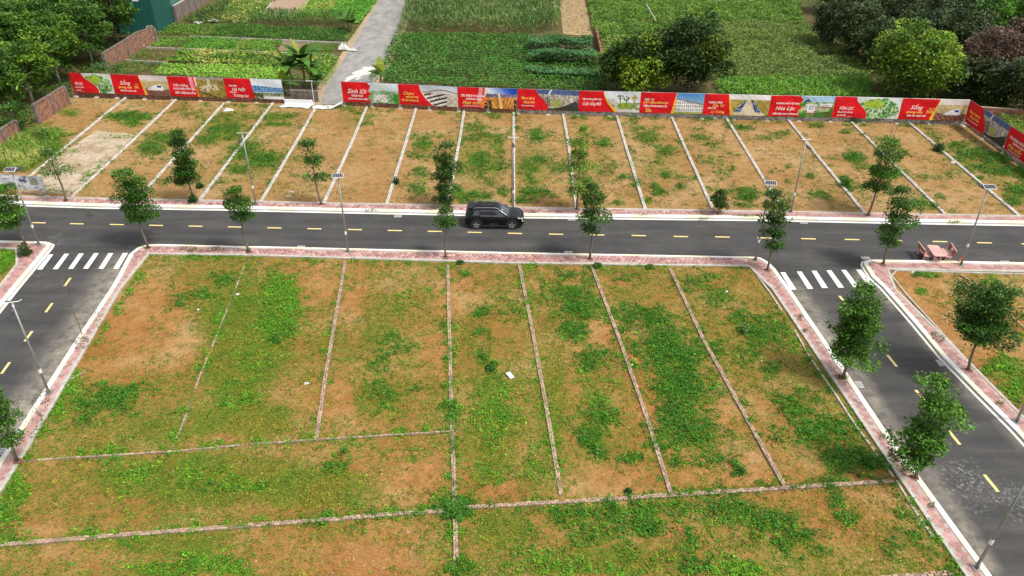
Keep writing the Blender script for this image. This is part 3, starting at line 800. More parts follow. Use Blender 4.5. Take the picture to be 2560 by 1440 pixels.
brick_divider([(1298, 660), (1330, 820), (1370, 1040), (1403, 1236)], 'brick divider just left of the white foam board plot edge, right of the middle one', 2, .12)
brick_divider([(1480, 666), (1550, 850), (1620, 1050), (1677, 1231)], 'brick divider starting below the single road tree in front of the lower kerb', 2, .06)
brick_divider([(1675, 670), (1760, 850), (1870, 1050), (1962, 1214)], 'rightmost long brick divider beside the dense dark weeds', 2, .05)
brick_divider([(52, 1151), (430, 1127), (640, 1108), (800, 1097), (960, 1087), (1125, 1077)], 'upper brick cross divider on the left, meeting three long dividers', 1, .2, sunk=.01, group='brick cross dividers')
brick_divider([(-60, 1366), (0, 1361), (290, 1337), (640, 1311), (850, 1295), (1040, 1279), (1125, 1276)], 'lower left brick cross divider, dark and crumbling, reaching the left edge', 2, .25, group='brick cross dividers')
brick_divider([(1150, 1268), (1280, 1260), (1405, 1254), (1680, 1236), (1920, 1221), (2234, 1201)], 'pale two row brick cross divider on the right, ending at the pink pavement', 2, .08, group='brick cross dividers')
brick_divider([(2180, 1446), (2300, 1436), (2385, 1431)], 'short brick divider at the bottom right corner beside the pavement', 2, .1, group='brick cross dividers')
brick_divider([(2400, 686), (2425, 700)], 'tiny brick divider stub on the corner plot behind the benches', 1, .0, group='brick cross dividers')
brick_divider([(2530, 790), (2600, 855)], 'faint brick divider on the corner plot behind the right road tree', 1, .1, group='brick cross dividers')

UPDIV = [((318, 240), (175, 357), (60, 452)), ((441, 247), (325, 357), (179, 491)), ((560, 257), (480, 346), (345, 494)), ((682, 257), (640, 312), (499, 499)), ((789, 268), (737, 360), (652, 503)), ((917, 266), (877, 360), (809, 507)),
 ((1040, 270), (1013, 360), (966, 510)), ((1161, 272), (1147, 360), (1118, 512)), ((1284, 277), (1284, 360), (1284, 517)), ((1407, 281), (1421, 360), (1441, 519)), ((1541, 285), (1563, 360), (1613, 522)),
 ((1677, 287), (1709, 360), (1782, 522)), ((1814, 292), (1856, 360), (1958, 527)), ((1969, 297), (2021, 362), (2161, 531)), ((2125, 301), (2185, 361), (2362, 534)), ((2270, 304), (2340, 363), (2547, 538))]
UL = ['leftmost pale plot divider, half lost in weeds beside the concrete slab', 'pale plot divider along the right side of the bare concrete slab', 'pale plot divider ending behind the leftmost road tree of the lower kerb', 'pale plot divider passing just left of the upper lamp on the left side',
 'pale plot divider ending at the foot of the left upper kerb lamp', 'pale plot divider passing behind the middle solar lamp panel', 'pale plot divider with a round bush beside it, left of the scooter', 'pale plot divider behind the dense tree with the scooter',
 'pale plot divider ending behind the black car bonnet beside a lamp post', 'pale plot divider behind the bright green slim tree', 'pale plot divider two plots right of the black car', 'pale plot divider ending at the small round tree on the pavement',
 'pale plot divider ending behind the right middle solar lamp', 'pale plot divider with a bright bush on its right flank', 'pale plot divider behind the two tier tree on the right', 'rightmost pale plot divider running to the right edge below the corner banners']
M_block = attr_mat('pale_blocks', 0.85, 3.0, 0.2)
for (pts, lab) in zip(UPDIV, UL):
    g0 = G(*pts[0]); t = thing('plot_divider', lab, 'divider', (*g0, 0), group='pale plot dividers')
    l = GL(pts, .12); Vs = []; cols = []; base = MB()
    for a, b in zip(l, l[1:]):
        d = b - a; L = np.linalg.norm(d); d /= L; n = np.array([-d[1], d[0]])
        p, q = a - g0, b - g0; w = .125
        base.hexa([(*(p - n * w), -.06), (*(q - n * w), -.06), (*(q + n * w), -.06), (*(p + n * w), -.06)], [(*(p - n * w), .10), (*(q - n * w), .10), (*(q + n * w), .10), (*(p + n * w), .10)])
        k = int(L / .42)
        for r in (-1, 1):
            for i in range(k):
                c = a - g0 + d * (i + .5) * L / k + n * r * .062
                x, y = L / k / 2 - .008, .056
                z = .095 + random.uniform(0, .012)
                q4 = [c + d * ex * x + n * ey * y for ex, ey in ((-1, -1), (1, -1), (1, 1), (-1, 1))]
                Vs.append([(*e, z) for e in q4] + [(*e, z + .055) for e in q4])
                cols.append(np.array([.52, .49, .44]) * random.uniform(.75, 1.15))
    obj('mortar_bed', base, M_conc, t)
    V = np.array(Vs).reshape(-1, 3); b0 = (np.arange(len(Vs)) * 8)[:, None]
    fs = [[4, 5, 6, 7], [0, 1, 5, 4], [1, 2, 6, 5], [2, 3, 7, 6], [3, 0, 4, 7]]
    tag(link('block_course', fast_mesh('block_course', V, np.concatenate([b0 + np.array([f]) for f in fs]), M_block, face_col=np.concatenate([np.array(cols)] * 5)), t), kind='stuff')

# concrete slab on the left plot
SLAB = resample(GL([(176, 489), (40, 485), (100, 438), (152, 388), (238, 328), (290, 333), (338, 339), (322, 357), (176, 489)]), .45)[:-1]
SLAB = [q + np.array([random.gauss(0, .10), random.gauss(0, .10)]) for q in SLAB]
tag(prism('concrete_slab', SLAB, -0.05, 0.085, streaked('slab_concrete', (0.29, 0.20, 0.11), (0.46, 0.38, 0.28), (.35, .35, .35), .38, .60)), kind='structure')

# ------------------------------------------------------------------ weeds of the plots (ground cover)
def weeds(name, TL, TR, BR, BL, blobs, area_n, r_mul=1.0, palette=None, base=0.03, floor_=0.0, bare=()):
    """plants where the survey shows weeds: each plant a low rosette of leaves"""
    c = [G(*p) for p in (BL, BR, TR, TL)]
    u, v = rng.random(area_n), rng.random(area_n)
    XY = ((1 - u) * (1 - v))[:, None] * c[0] + (u * (1 - v))[:, None] * c[1] + (u * v)[:, None] * c[2] + ((1 - u) * v)[:, None] * c[3]
    X, Y = XY.T
    px, py = S(X, Y, 0)
    fD, fB, fO = [blob_field(px, py, b) for b in blobs]
    nz = fbm(X, Y, 2.4, 31) * 0.36 + fbm(X, Y, 0.8, 41, 2) * 0.40 + vnoise(X, Y, 0.3, 43) * .24
    nz = (nz - 0.5) * 2.6
    r = rng.random(area_n)
    if floor_: fO = np.maximum(fO * 1.2, floor_) * (1 - .92 * blob_field(px, py, bare))
    dD = np.clip(fD * 0.85 + nz * .60 - .10, 0, .80) * (fD > .05)
    dB = np.clip(fB * 0.85 + nz * .60 - .10, 0, .80) * (fB > .05)
    dO = np.clip(fO * 0.9 + nz * 0.55 - .06, 0, .9) * (fO > .04)
    bg = np.clip(nz * 1.2 - 0.30, 0, 1) * base * 5
    kind = np.where(r < dD, 0, np.where(r < np.maximum(dB, dD), 1, np.where(r < np.maximum.reduce([dD, dB, dO]), 2, np.where(r < np.maximum.reduce([dD, dB, dO, bg]), 3, -1))))
    kind = np.where((kind == 0) & (fB > fD), 1, kind)
    r2 = rng.random(area_n)
    kind = np.where((kind == 0) & (r2 < .22), 1, np.where((kind <= 1) & (kind >= 0) & (r2 > .86), 2, np.where((kind == 1) & (r2 < .15), 0, kind)))
    keep = (kind >= 0) & (px > -150) & (px < 2710) & (py < 1545)
    X, Y, kind, fD = X[keep], Y[keep], kind[keep], fD[keep]
    spec = {0: (9, .13, .17, .10, .06), 1: (8, .13, .11, .09, .052), 2: (6, .10, .045, .07, .045), 3: (6, .085, .08, .085, .05)}
    pal = palette or {0: (.050, .180, .012), 1: (.115, .295, .016), 2: (.180, .215, .022), 3: (.085, .175, .018)}
    P = []; Ls = []; Ws = []; C = []
    for k in spec:
        m, r0, h, L, W = spec[k]
        idx = np.where(kind == k)[0]
        n = len(idx) * m
        if n == 0: continue
        x = np.repeat(X[idx], m); y = np.repeat(Y[idx], m)
        sz = np.repeat(rng.lognormal(0, .28, len(idx)), m) * r_mul
        rr = np.abs(rng.normal(0, 1, n)) * r0 * sz; th = rng.uniform(0, 2 * np.pi, n)
        tall = np.repeat(np.clip(fD[idx] * 1.3, .35, 1.3) if k == 0 else np.ones(len(idx)), m)
        z = .05 + (h * sz * tall) * np.clip(1 - (rr / (r0 * sz * 2.2)) ** 2, .08, 1) * rng.uniform(.35, 1.0, n)
        P.append(np.stack([x + rr * np.cos(th), y + rr * np.sin(th), z], 1))
        gl = np.repeat(rng.random(len(idx)) < .25, m)          # grassy tufts among the broad leaved plants
        Ls.append(L * rng.uniform(.7, 1.35, n) * np.sqrt(sz) * np.where(gl, 1.7, 1)); Ws.append(W * rng.uniform(.7, 1.3, n) * np.sqrt(sz) * np.where(gl, .38, 1))
        c1 = jitter(pal[k], len(idx), .26, .16)
        if k == 2:
            gm = np.clip((fbm(X[idx], Y[idx], 4.0, 91) - .38) * 4, 0, 1)[:, None]
            c1 = c1 * (1 - gm) + gm * c1 * np.array([.60, .98, .75])
        # dry or pale plants here and there
        pale = rng.random(len(idx)) < (.10 if k != 2 else .25)
        c1[pale] = c1[pale] * np.array([1.6, 1.25, 1.3])
        C.append(np.repeat(c1, m, 0) * rng.lognormal(0, .14, n)[:, None])
    P = np.concatenate(P); me = leaves_mesh(name, P, np.concatenate(Ls), np.concatenate(Ws), np.concatenate(C), pitch=.25, spread=.5, roll=.5)
    return tag(link(name, me), kind='stuff')

weeds('plot_weeds', (372, 638), (1872, 668), (2499, 1560), (-198, 1560), (WD, WB, WO), 148000, floor_=.42, bare=WN)
weeds('plot_weeds', (-150, 240), (2800, 320), (2700, 536), (-150, 486), (UD, UB, UO), 158000, 1.22,
      palette={0: (.050, .165, .014), 1: (.11, .27, .018), 2: (.145, .185, .024), 3: (.085, .145, .022)}, base=.10, floor_=.18, bare=UN)
weeds('plot_weeds', (2240, 682), (2700, 692), (2750, 1300), (2240, 692), ([(2300,690,40,8,.4),(2480,705,50,12,.5)], WR, [(2450,740,160,50,.5)]), 18000)
weeds('plot_weeds', (-150, 616), (38, 622), (38, 655), (-150, 920), ([], WL, []), 3500)
# weeds creeping over the pavement edge and gutters
PVW = [(470,622,26,5,.9),(500,628,40,4,.6),(545,624,18,6,.7),(248,795,18,26,.8),(205,860,22,16,.9),(110,1020,30,50,.7),(80,1060,30,40,.6),(925,527,18,3,.8),(1080,524,20,4,.5),(1330,532,14,3,.9),(1880,540,50,3,1),(2385,556,16,3,.9),(1760,547,12,2,.8),(1610,538,20,3,.4),(1742,533,20,4,.5),
 (2335,840,12,10,.7),(2350,850,12,10,.7),(2105,944,16,6,1.2),(2000,795,6,8,.6),(2205,1095,10,8,.5),(2262,1180,10,8,.5),(225,535,10,4,.8),(622,626,8,5,1),(1118,514,8,5,.8),(2012,828,6,4,.5),(2330,1265,10,8,.4),(2500,1010,12,8,.5)]
def loose_weeds():
    P = []; n = 0
    for x, y, rx, ry, k in PVW:
        g = G(x, y); q = ppm(*g)
        m = int(70 * k * max(1, rx / 14))
        a = rng.uniform(0, 2 * np.pi, m); r = np.sqrt(rng.random(m))
        gx = x + rx * r * np.cos(a); gy = y + ry * r * np.sin(a)
        for i in range(m):
            w = G(gx[i], gy[i], .13); P.append((w[0], w[1], .15 + rng.uniform(0, .12)))
    P = np.array(P)
    me = leaves_mesh('pavement_weeds', P, .11, .055, jitter((.085, .125, .022), len(P), .3, .2), pitch=.5, spread=.5)
    tag(link('pavement_weeds', me), kind='stuff')
loose_weeds()

# pebbles and rubble strewn over the soil
def pebbles():
    Vs = []; C = []
    def add(x, y, s):
        k = len(Vs)
        q = rng.uniform(.6, 1.3, (8,))
        base = np.array([(-1, -1, 0), (1, -1, 0), (1, 1, 0), (-1, 1, 0), (-.6, -.6, 1), (.6, -.6, 1), (.6, .6, 1), (-.6, .6, 1)]) * s * q[:, None]
        a = rng.uniform(0, 6.28); ca, sa = math.cos(a), math.sin(a)
        Vs.append(np.stack([x + base[:, 0] * ca - base[:, 1] * sa, y + base[:, 0] * sa + base[:, 1] * ca, .03 + base[:, 2]], 1))
        C.append(np.array([.42, .31, .20]) * rng.uniform(.45, 1.2))
    for _ in range(900):
        x = rng.uniform(-100, 2600); y = rng.uniform(690, 1500); g = G(x, y)
        if inside([x], [y], OUT_C)[0]: add(g[0], g[1], rng.choice([.02, .03, .05], p=[.6, .3, .1]))
    for _ in range(900):
        g = G(rng.uniform(150, 2550), rng.uniform(300, 525)); add(g[0], g[1], rng.choice([.025, .04, .07], p=[.6, .3, .1]))
    for _ in range(500):
        g = G(rng.normal(2400, 50), rng.normal(790, 25)); add(g[0], g[1], .03)
    for _ in range(250):
        g = G(rng.normal(2500, 90), rng.normal(750, 40)); add(g[0], g[1], .03)
    for _ in range(130):
        g = G(rng.normal(930, 90), rng.normal(1400, 40)); add(g[0], g[1], .025)
    V = np.concatenate(Vs); b0 = (np.arange(len(Vs)) * 8)[:, None]
    fs = [[4, 5, 6, 7], [0, 1, 5, 4], [1, 2, 6, 5], [2, 3, 7, 6], [3, 0, 4, 7]]
    tag(link('pebbles', fast_mesh('pebbles', V, np.concatenate([b0 + np.array([f]) for f in fs]), M_brickj, face_col=np.concatenate([np.array(C)] * 5))), kind='stuff')
pebbles()

# ------------------------------------------------------------------ vegetable fields and rough grass beyond the banners
def sample_poly(poly_px, dens, z=0.0):
    W = GL(poly_px); a = np.array(W)
    x0, y0 = a.min(0); x1, y1 = a.max(0)
    n = int((x1 - x0) * (y1 - y0) * dens)
    X, Y = rng.uniform(x0, x1, n), rng.uniform(y0, y1, n)
    wx = (fbm(X, Y, 1.6, 81) - .5) * 1.1; wy = (fbm(X, Y, 1.6, 86) - .5) * 1.1
    k = inside(X + wx, Y + wy, W)
    return X[k], Y[k]

CROP_TONE = np.array([1.55, 1.5, 1.15])
def crop(name, poly, dens, L, W, h, cols, pitch=.3, spread=.45, rows=None, patchy=0.0, clump=0.0, hvar=1.0, roll=.5, pn=1.6, cn=2.2):
    X, Y = sample_poly(poly, dens)
    n = len(X)
    zt = np.full(n, h)
    if rows:
        sp, ang = rows
        t = X * math.sin(ang) + Y * math.cos(ang)
        ph = np.abs(((t / sp) % 1) - .5) * 2
        k = rng.random(n) < np.clip(1.15 - ph ** 2 * 1.3, .06, 1)
        X, Y, zt, ph = X[k], Y[k], zt[k], ph[k]; n = len(X)
        zt = h * (1 - .6 * ph ** 2)
    if patchy:
        k = fbm(X, Y, pn, 51) + rng.normal(0, .08, n) > patchy
        X, Y, zt = X[k], Y[k], zt[k]; n = len(X)
    if clump:
        zt = zt * (1 - clump + 2 * clump * fbm(X, Y, 1.4, 61))
    z = zt * (1 - rng.random(n) ** 2 * .8 * hvar)
    m = fbm(X, Y, cn, 71) * .72 + rng.random(n) * .28
    m = np.clip((m - .28) / .44, 0, .9999) * (len(cols) - 1)
    i = np.floor(m).astype(int); f = (m - i)[:, None]
    cc = np.array(cols); C = cc[i] * (1 - f) + cc[np.minimum(i + 1, len(cols) - 1)] * f
    C = C * CROP_TONE * rng.lognormal(0, .2, n)[:, None]
    me = leaves_mesh(name, np.stack([X, Y, z], 1), L * rng.uniform(.7, 1.3, n), W * rng.uniform(.7, 1.3, n), C, pitch=pitch, spread=spread, roll=roll)
    return tag(link(name, me), kind='stuff')

LET = [(.105, .27, .025), (.15, .34, .04), (.21, .39, .07)]
DK = [(.022, .075, .012), (.035, .11, .014), (.055, .15, .02)]
MID = [(.045, .12, .016), (.07, .18, .02), (.10, .24, .03)]
YEL = [(.07, .14, .018), (.17, .22, .035), (.33, .32, .10)]
crop('lettuce_bed', [(408, 160), (735, 167), (705, 205), (385, 186)], 75, .20, .14, .22, LET, rows=(.7, .05))
crop('pumpkin_bed', [(455, 126), (838, 142), (812, 200), (735, 168), (415, 157)], 46, .30, .22, .35, [(.045, .12, .015), (.08, .17, .022), (.13, .20, .035), (.30, .29, .11)], clump=.4)
crop('sweet_potato_bed', [(482, 94), (600, 98), (580, 126), (455, 122)], 70, .2, .15, .2, [(.05, .16, .02), (.08, .22, .03)])
crop('young_bed', [(602, 98), (635, 100), (600, 127), (580, 126)], 60, .2, .14, .15, [(.11, .2, .03), (.15, .24, .04)])
crop('sweet_potato_bed', [(637, 99), (706, 103), (690, 130), (602, 127)], 60, .2, .14, .18, MID)
crop('seedling_bed', [(720, 105), (770, 108), (740, 135), (690, 131)], 14, .15, .1, .08, MID)
crop('sweet_potato_bed', [(772, 108), (852, 113), (832, 139), (740, 135)], 45, .2, .14, .2, [(.035, .10, .015), (.07, .15, .02)])
crop('peanut_bed', [(560, 62), (872, 76), (862, 107), (520, 92)], 80, .2, .14, .32, [(.02, .07, .01), (.032, .10, .013), (.05, .14, .02)], clump=.25)
crop('corn_row', [(640, 46), (882, 52), (876, 68), (625, 64)], 42, .75, .09, 1.5, [(.035, .10, .018), (.06, .145, .03), (.10, .19, .05)], pitch=.7, spread=.5, hvar=1)
crop('mustard_bed', [(560, 30), (645, 8), (660, 36), (618, 62), (556, 58)], 40, .28, .2, .35, [(.05, .12, .02), (.09, .16, .03), (.22, .23, .08)])
crop('mustard_bed', [(610, -40), (705, -40), (690, 0), (655, 34), (560, 28)], 40, .28, .2, .35, [(.05, .13, .02), (.11, .19, .035), (.24, .26, .09)])
crop('pale_bed', [(775, -10), (850, -10), (828, 40), (740, 42)], 55, .22, .16, .2, [(.12, .22, .04), (.19, .29, .06), (.22, .26, .05)])
crop('bean_bed', [(852, -10), (956, -10), (905, 54), (890, 60), (828, 44)], 70, .22, .16, .35, [(.05, .17, .018), (.08, .24, .03), (.12, .29, .04)], clump=.3)
crop('cabbage_bed', [(455, 50), (520, 20), (600, -20), (560, 28), (556, 58), (490, 60)], 40, .28, .18, .4, [(.03, .075, .02), (.05, .10, .025), (.09, .12, .03)])
crop('herb_bed', [(430, 62), (556, 62), (520, 90), (392, 88)], 60, .2, .14, .25, [(.04, .11, .012), (.08, .17, .02), (.05, .13, .015)])
crop('weedy_bed', [(400, 92), (478, 94), (450, 122), (370, 120)], 45, .2, .14, .25, MID, patchy=.4)
crop('weedy_bed', [(362, 122), (450, 124), (412, 158), (320, 152)], 45, .2, .12, .2, [(.045, .10, .015), (.07, .12, .02), (.09, .12, .025)], patchy=.42)
crop('weedy_bed', [(310, 154), (410, 160), (384, 190), (170, 186), (250, 170)], 45, .22, .12, .25, [(.03, .08, .012), (.05, .11, .016), (.08, .14, .02)], patchy=.35)
crop('lane_weeds', [(815, 140), (850, 150), (838, 190), (812, 215), (700, 212), (715, 190), (790, 190)], 45, .22, .13, .3, MID, patchy=.45)
crop('lane_weeds', [(870, 80), (910, 60), (880, 108), (850, 128), (852, 112)], 30, .2, .12, .25, MID, patchy=.5)
crop('corn_field', [(1012, 45), (1045, -30), (1400, -30), (1400, 75), (1330, 88), (1005, 82)], 24, .95, .10, 1.9, [(.035, .085, .022), (.065, .125, .035), (.13, .18, .07)], pitch=.75, spread=.5, clump=.2)
crop('sweet_potato_field', [(982, 96), (1008, 84), (1330, 88), (1320, 140), (1500, 158), (1515, 232), (1400, 228), (955, 206), (958, 165)], 58, .26, .2, .34, [(.018, .065, .012), (.030, .105, .015), (.05, .15, .02), (.045, .13, .03)], rows=(.95, .03), clump=.35)
crop('verge_weeds', [(1012, 45), (1008, 90), (985, 98), (958, 165), (940, 205), (920, 205), (960, 150), (1000, 60), (1022, 0), (1040, -20)], 42, .26, .13, .35, [(.05, .12, .02), (.08, .17, .03), (.11, .16, .04)], patchy=.32)
for q, hh in (([(1325, 112), (1478, 118), (1480, 132), (1320, 130)], 1.4), ([(1322, 146), (1496, 152), (1500, 168), (1318, 160)], 1.3), ([(1318, 178), (1505, 186), (1508, 200), (1316, 190)], .6)):
    crop('cassava_row', q, 160, .34, .16, hh, [(.028, .085, .032), (.045, .125, .05), (.08, .18, .085)], clump=.3, hvar=.8)
crop('tilled_sprouts', [(1398, -10), (1458, -10), (1482, 88), (1410, 80)], 16, .2, .1, .12, [(.08, .12, .03), (.14, .14, .05)], rows=(.9, 1.2))
GR = [(.030, .080, .014), (.065, .140, .020), (.100, .185, .030), (.080, .180, .026), (.13, .205, .05)]
crop('rough_grass', [(1462, -20), (1990, -20), (2010, 60), (1800, 60), (1640, 90), (1500, 100), (1484, 88)], 74, .36, .12, .6, GR, pitch=.4, spread=.45, clump=.8, cn=1.8)
crop('rough_grass', [(1500, 100), (1640, 90), (1800, 60), (2012, 60), (2090, 110), (2165, 175), (2170, 200), (1512, 200)], 84, .30, .11, .5, [(.050, .105, .020), (.090, .150, .036), (.135, .185, .060), (.085, .165, .032), (.12, .185, .052)], pitch=.4, spread=.45, clump=.8, patchy=.28, pn=3.5, cn=2.0)
crop('rough_grass', [(1790, 198), (2172, 198), (2190, 250), (1800, 240)], 60, .34, .13, .5, [(.05, .15, .016), (.075, .20, .022), (.11, .23, .03)], pitch=.4, clump=.3)
crop('rough_grass', [(2060, 90), (2200, 120), (2560, 240), (2620, 300), (2440, 262), (2180, 250), (2165, 175)], 26, .34, .13, .3, [(.03, .075, .012), (.05, .12, .016), (.07, .15, .02)], patchy=.45)
crop('rough_grass', [(2000, -30), (2620, -30), (2620, 240), (2200, 120), (2090, 100)], 12, .5, .15, .4, [(.02, .05, .01), (.04, .10, .014), (.06, .14, .02)])
crop('grove_undergrowth', [(-100, 330), (60, 330), (105, 285), (175, 240), (250, 170), (320, 120), (380, 80), (330, -30), (-100, -30)], 11, .5, .16, .5, [(.015, .045, .01), (.03, .08, .012), (.05, .11, .016)])
crop('corner_shrubs', [(2425, 262), (2470, 262), (2620, 330), (2640, 420), (2520, 330)], 110, .2, .1, .9, [(.04, .11, .014), (.075, .17, .02), (.12, .20, .03)], clump=.5, patchy=.3)
# tall blades in the left upper plot
crop('tall_grass', [(-160, 345), (90, 335), (160, 337), (140, 378), (76, 432), (-160, 440)], 120, .55, .05, .75, [(.05, .13, .016), (.10, .20, .028), (.30, .30, .12)], pitch=.8, spread=.4, patchy=.3)

# pale bare strips and lane surfaces on the fields
def sheet(name, poly, m, z):
    return tag(obj(name, MB().poly([(*G(x, y), z) for x, y in poly]), m), kind='structure')
sheet('lane', [(800, 262), (815, 215), (842, 175), (895, 90), (938, 20), (965, -40), (1040, -40), (1018, 10), (990, 90), (960, 160), (935, 210), (905, 266)], M_lane, -.04)
M_tan = streaked('sandy_verge', (.30, .21, .12), (.42, .32, .21), (1, 1, 1), .35, .65)
sheet('lane_verge', [(770, 262), (800, 205), (832, 170), (872, 100), (905, 55), (950, -20), (1052, -40), (1034, 20), (1004, 95), (975, 160), (950, 212), (925, 268)], M_tan, -.07)
M_till = streaked('tilled_soil', (.17, .10, .055), (.29, .19, .115), (3, .8, 1), .35, .65)
sheet('tilled_bed', [(690, -30), (790, -30), (740, 42), (655, 36)], streaked('pale_tilled_soil', (.26, .17, .11), (.36, .26, .18), (2, 1, 1), .3, .7), -.06)
sheet('tilled_bed', [(706, 103), (772, 108), (740, 135), (690, 131)], M_till, -.06)
sheet('tilled_bed', [(1395, -30), (1456, -30), (1482, 90), (1408, 84)], streaked('ochre_tilled_soil', (.27, .17, .08), (.40, .28, .15), (2.5, .6, 1), .35, .65), -.06)
sheet('bare_patch', [(2040, 92), (2075, 88), (2105, 110), (2090, 128), (2052, 124)], M_tan, -.06)
sheet('bare_patch', [(2086, 150), (2120, 146), (2136, 158), (2100, 168)], M_tan, -.055)
M_lime = streaked('lime_heap', (.36, .34, .31), (.64, .62, .58), (3, 3, 3), .3, .6)
def splat(cx, cy, rx, ry, rot, z):
    pts = []
    for k in range(46):
        a = 2 * math.pi * k / 46; q = 1 + .22 * math.sin(a * 3 + cx) + .16 * math.sin(a * 7 + cy) + random.uniform(-.16, .16)
        x, y = rx * q * math.cos(a), ry * q * math.sin(a)
        pts.append((cx + x * math.cos(rot) - y * math.sin(rot), cy + x * math.sin(rot) + y * math.cos(rot)))
    sheet('cement_spill', pts, M_lime, z)
splat(898, 184, 34, 8, -.38, -.035); splat(918, 172, 18, 5, -.2, -.033); splat(880, 193, 14, 4, -.3, -.031); splat(925, 180, 7, 2.5, 0, -.03); splat(895, 196, 8, 2, -.3, -.029)

# edging boards between the vegetable beds
for pts, lab in (([(476, 92), (600, 97), (868, 109)], 'upper pale board edging between the dark bed and the small beds'),
                 ([(366, 120), (470, 124), (620, 130), (838, 140)], 'middle pale board edging above the yellow flecked bed'),
                 ([(315, 152), (420, 158)], 'short lowest board edging at the lettuce bed corner'),
                 ([(740, 42), (790, -20)], 'pale board edging along the right side of the upper tilled bed'),
                 ([(655, 37), (690, -5)], 'pale board edging along the left side of the upper tilled bed')):
    t = thing('bed_edging', lab, 'edging', (*G(*pts[0]), 0), group='board edgings of the vegetable beds')
    g0 = np.array(G(*pts[0])); l = resample(GL(pts), 2.4)
    for a, b in zip(l, l[1:]):
        d = b - a; L = np.linalg.norm(d); d /= L; n = np.array([-d[1], d[0]]) * .07; a, b = a - g0 + d * .02, b - g0 - d * .02
        obj('board', MB().hexa([(*(a - n), -.1), (*(b - n), -.1), (*(b + n), -.1), (*(a + n), -.1)], [(*(a - n), .16), (*(b - n), .16), (*(b + n), .16), (*(a + n), .16)]), M_conc, t)

# ------------------------------------------------------------------ trees
def trunk_mb(pts, r0, r1, n=7):
    return MB().tube(pts, list(np.linspace(r0, r1, len(pts))), n)

def street_tree(base, box, label, tone=(.038, .095, .014), dens=1.0, ntier=None, seed=0, group='young layered trees along the kerbs', gap=.35, name='street_tree', cat='tree', light=0.12, up_tip=1.25):
    r = np.random.default_rng(100 + seed)
    bx, by = base; x0, x1, yt, yb = box
    X0, Y0 = G(bx, by, ZP)
    el = math.atan2(CAM_H - 4, Y0); hw = (x1 - x0) / 2 * math.sin(el) * (.45 if by < 700 else .6)
    ht = height_at((X0, Y0), yt + hw * .55); hb = max(.25, height_at((X0, Y0), yb - hw))
    hm = (ht + hb) / 2
    cx = (x0 + x1) / 2; q = ppm(X0, Y0, hm)
    ox = (cx - S(X0, Y0, hm)[0]) / q
    R = (x1 - x0) / 2 / q * (1.06 if by < 700 else .89)
    z0 = ZP
    t = thing(name, label, cat, (X0, Y0, z0), group=group)
    H = ht - z0
    lean = lambda z: np.array([ox * min(1, z / max(.1, hm - z0)) + .05 * math.sin(z * 1.7 + seed), .05 * math.sin(z * 1.3 + seed * 2), z])
    zs = np.linspace(0, H * .96, 9)
    obj('trunk', trunk_mb([lean(z) for z in zs], .055 + .006 * H, .012), M_bark, t, smooth=True)
    nt = ntier or max(2, int(round((ht - hb) / .75)))
    zt = np.linspace(hb - z0 + .12, H - .12, nt)
    P = []; C = []; br = MB(); A = []
    for i, z in enumerate(zt):
        f = i / max(1, nt - 1)
        prof = (0.78 + .35 * math.sin(math.pi * (f * .85 + .12))) * (1 - .32 * f ** 3)
        Ri = R * prof * r.uniform(.62, 1.12)
        c = lean(z) + np.array([r.normal(0, .16) * R, r.normal(0, .16) * R, 0])
        nb = r.integers(5, 8)
        lob = r.uniform(.45, 1.25, nb); a0 = r.uniform(0, 6.28)
        n = int(520 * dens * Ri * Ri + 170)
        k = r.integers(0, nb, n)
        a = a0 + k * 2 * np.pi / nb + r.normal(0, .34, n)
        rad = Ri * lob[k] * np.sqrt(r.random(n)) * (1 - .12 * r.random(n))
        zz = c[2] + .10 * rad - .16 * (rad / max(.2, Ri)) ** 2 * r.random(n) + r.normal(0, .11, n) * (1.35 - .5 * rad / max(.2, Ri))
        P.append(np.stack([c[0] + rad * np.cos(a), c[1] + rad * np.sin(a), zz], 1)); A.append(a + r.normal(0, .7, n))
        C.append(np.tile(np.array(tone) * r.uniform(.75, 1.3), (n, 1)) * np.where(r.random(n) < light, 1.9, 1.0)[:, None])
        for j in range(nb):
            aa = a0 + j * 2 * math.pi / nb; L = Ri * lob[j] * .8
            br.tube([c + np.array([0, 0, -.12]), c + np.array([L * .5 * math.cos(aa), L * .5 * math.sin(aa), .0]), c + np.array([L * math.cos(aa), L * math.sin(aa), .06])], [.02, .013, .005], 4, False)
        # loose leaves along the stem between tiers keep the crown from being clean discs
        if i < nt - 1:
            m = int(n * gap); zz2 = r.uniform(z, zt[i + 1], m); rr = R * .55 * np.sqrt(r.random(m)); a2 = r.uniform(0, 6.28, m)
            cc = np.array([lean(v) for v in zz2])
            P.append(np.stack([cc[:, 0] + rr * np.cos(a2), cc[:, 1] + rr * np.sin(a2), zz2], 1)); A.append(a2)
            C.append(np.tile(np.array(tone), (m, 1)))
    P = np.concatenate(P); C = np.concatenate(C) * r.lognormal(0, .28, len(P))[:, None]; A = np.concatenate(A)
    C[:, 0] *= r.lognormal(0, .15, len(P))
    me = leaves_mesh('crown', P, .17 * r.uniform(.7, 1.3, len(P)), .085 * r.uniform(.8, 1.25, len(P)), np.clip(C, .004, .6), pitch=.12, spread=.5, heading=A, roll=.55)
    link('crown', me, t)
    obj('branches', br, M_bark, t)
    pit = MB().cyl((0, 0, .015), .22, .05, 'Z', 9)
    obj('tree_pit', pit, M_pit, t)
    return t

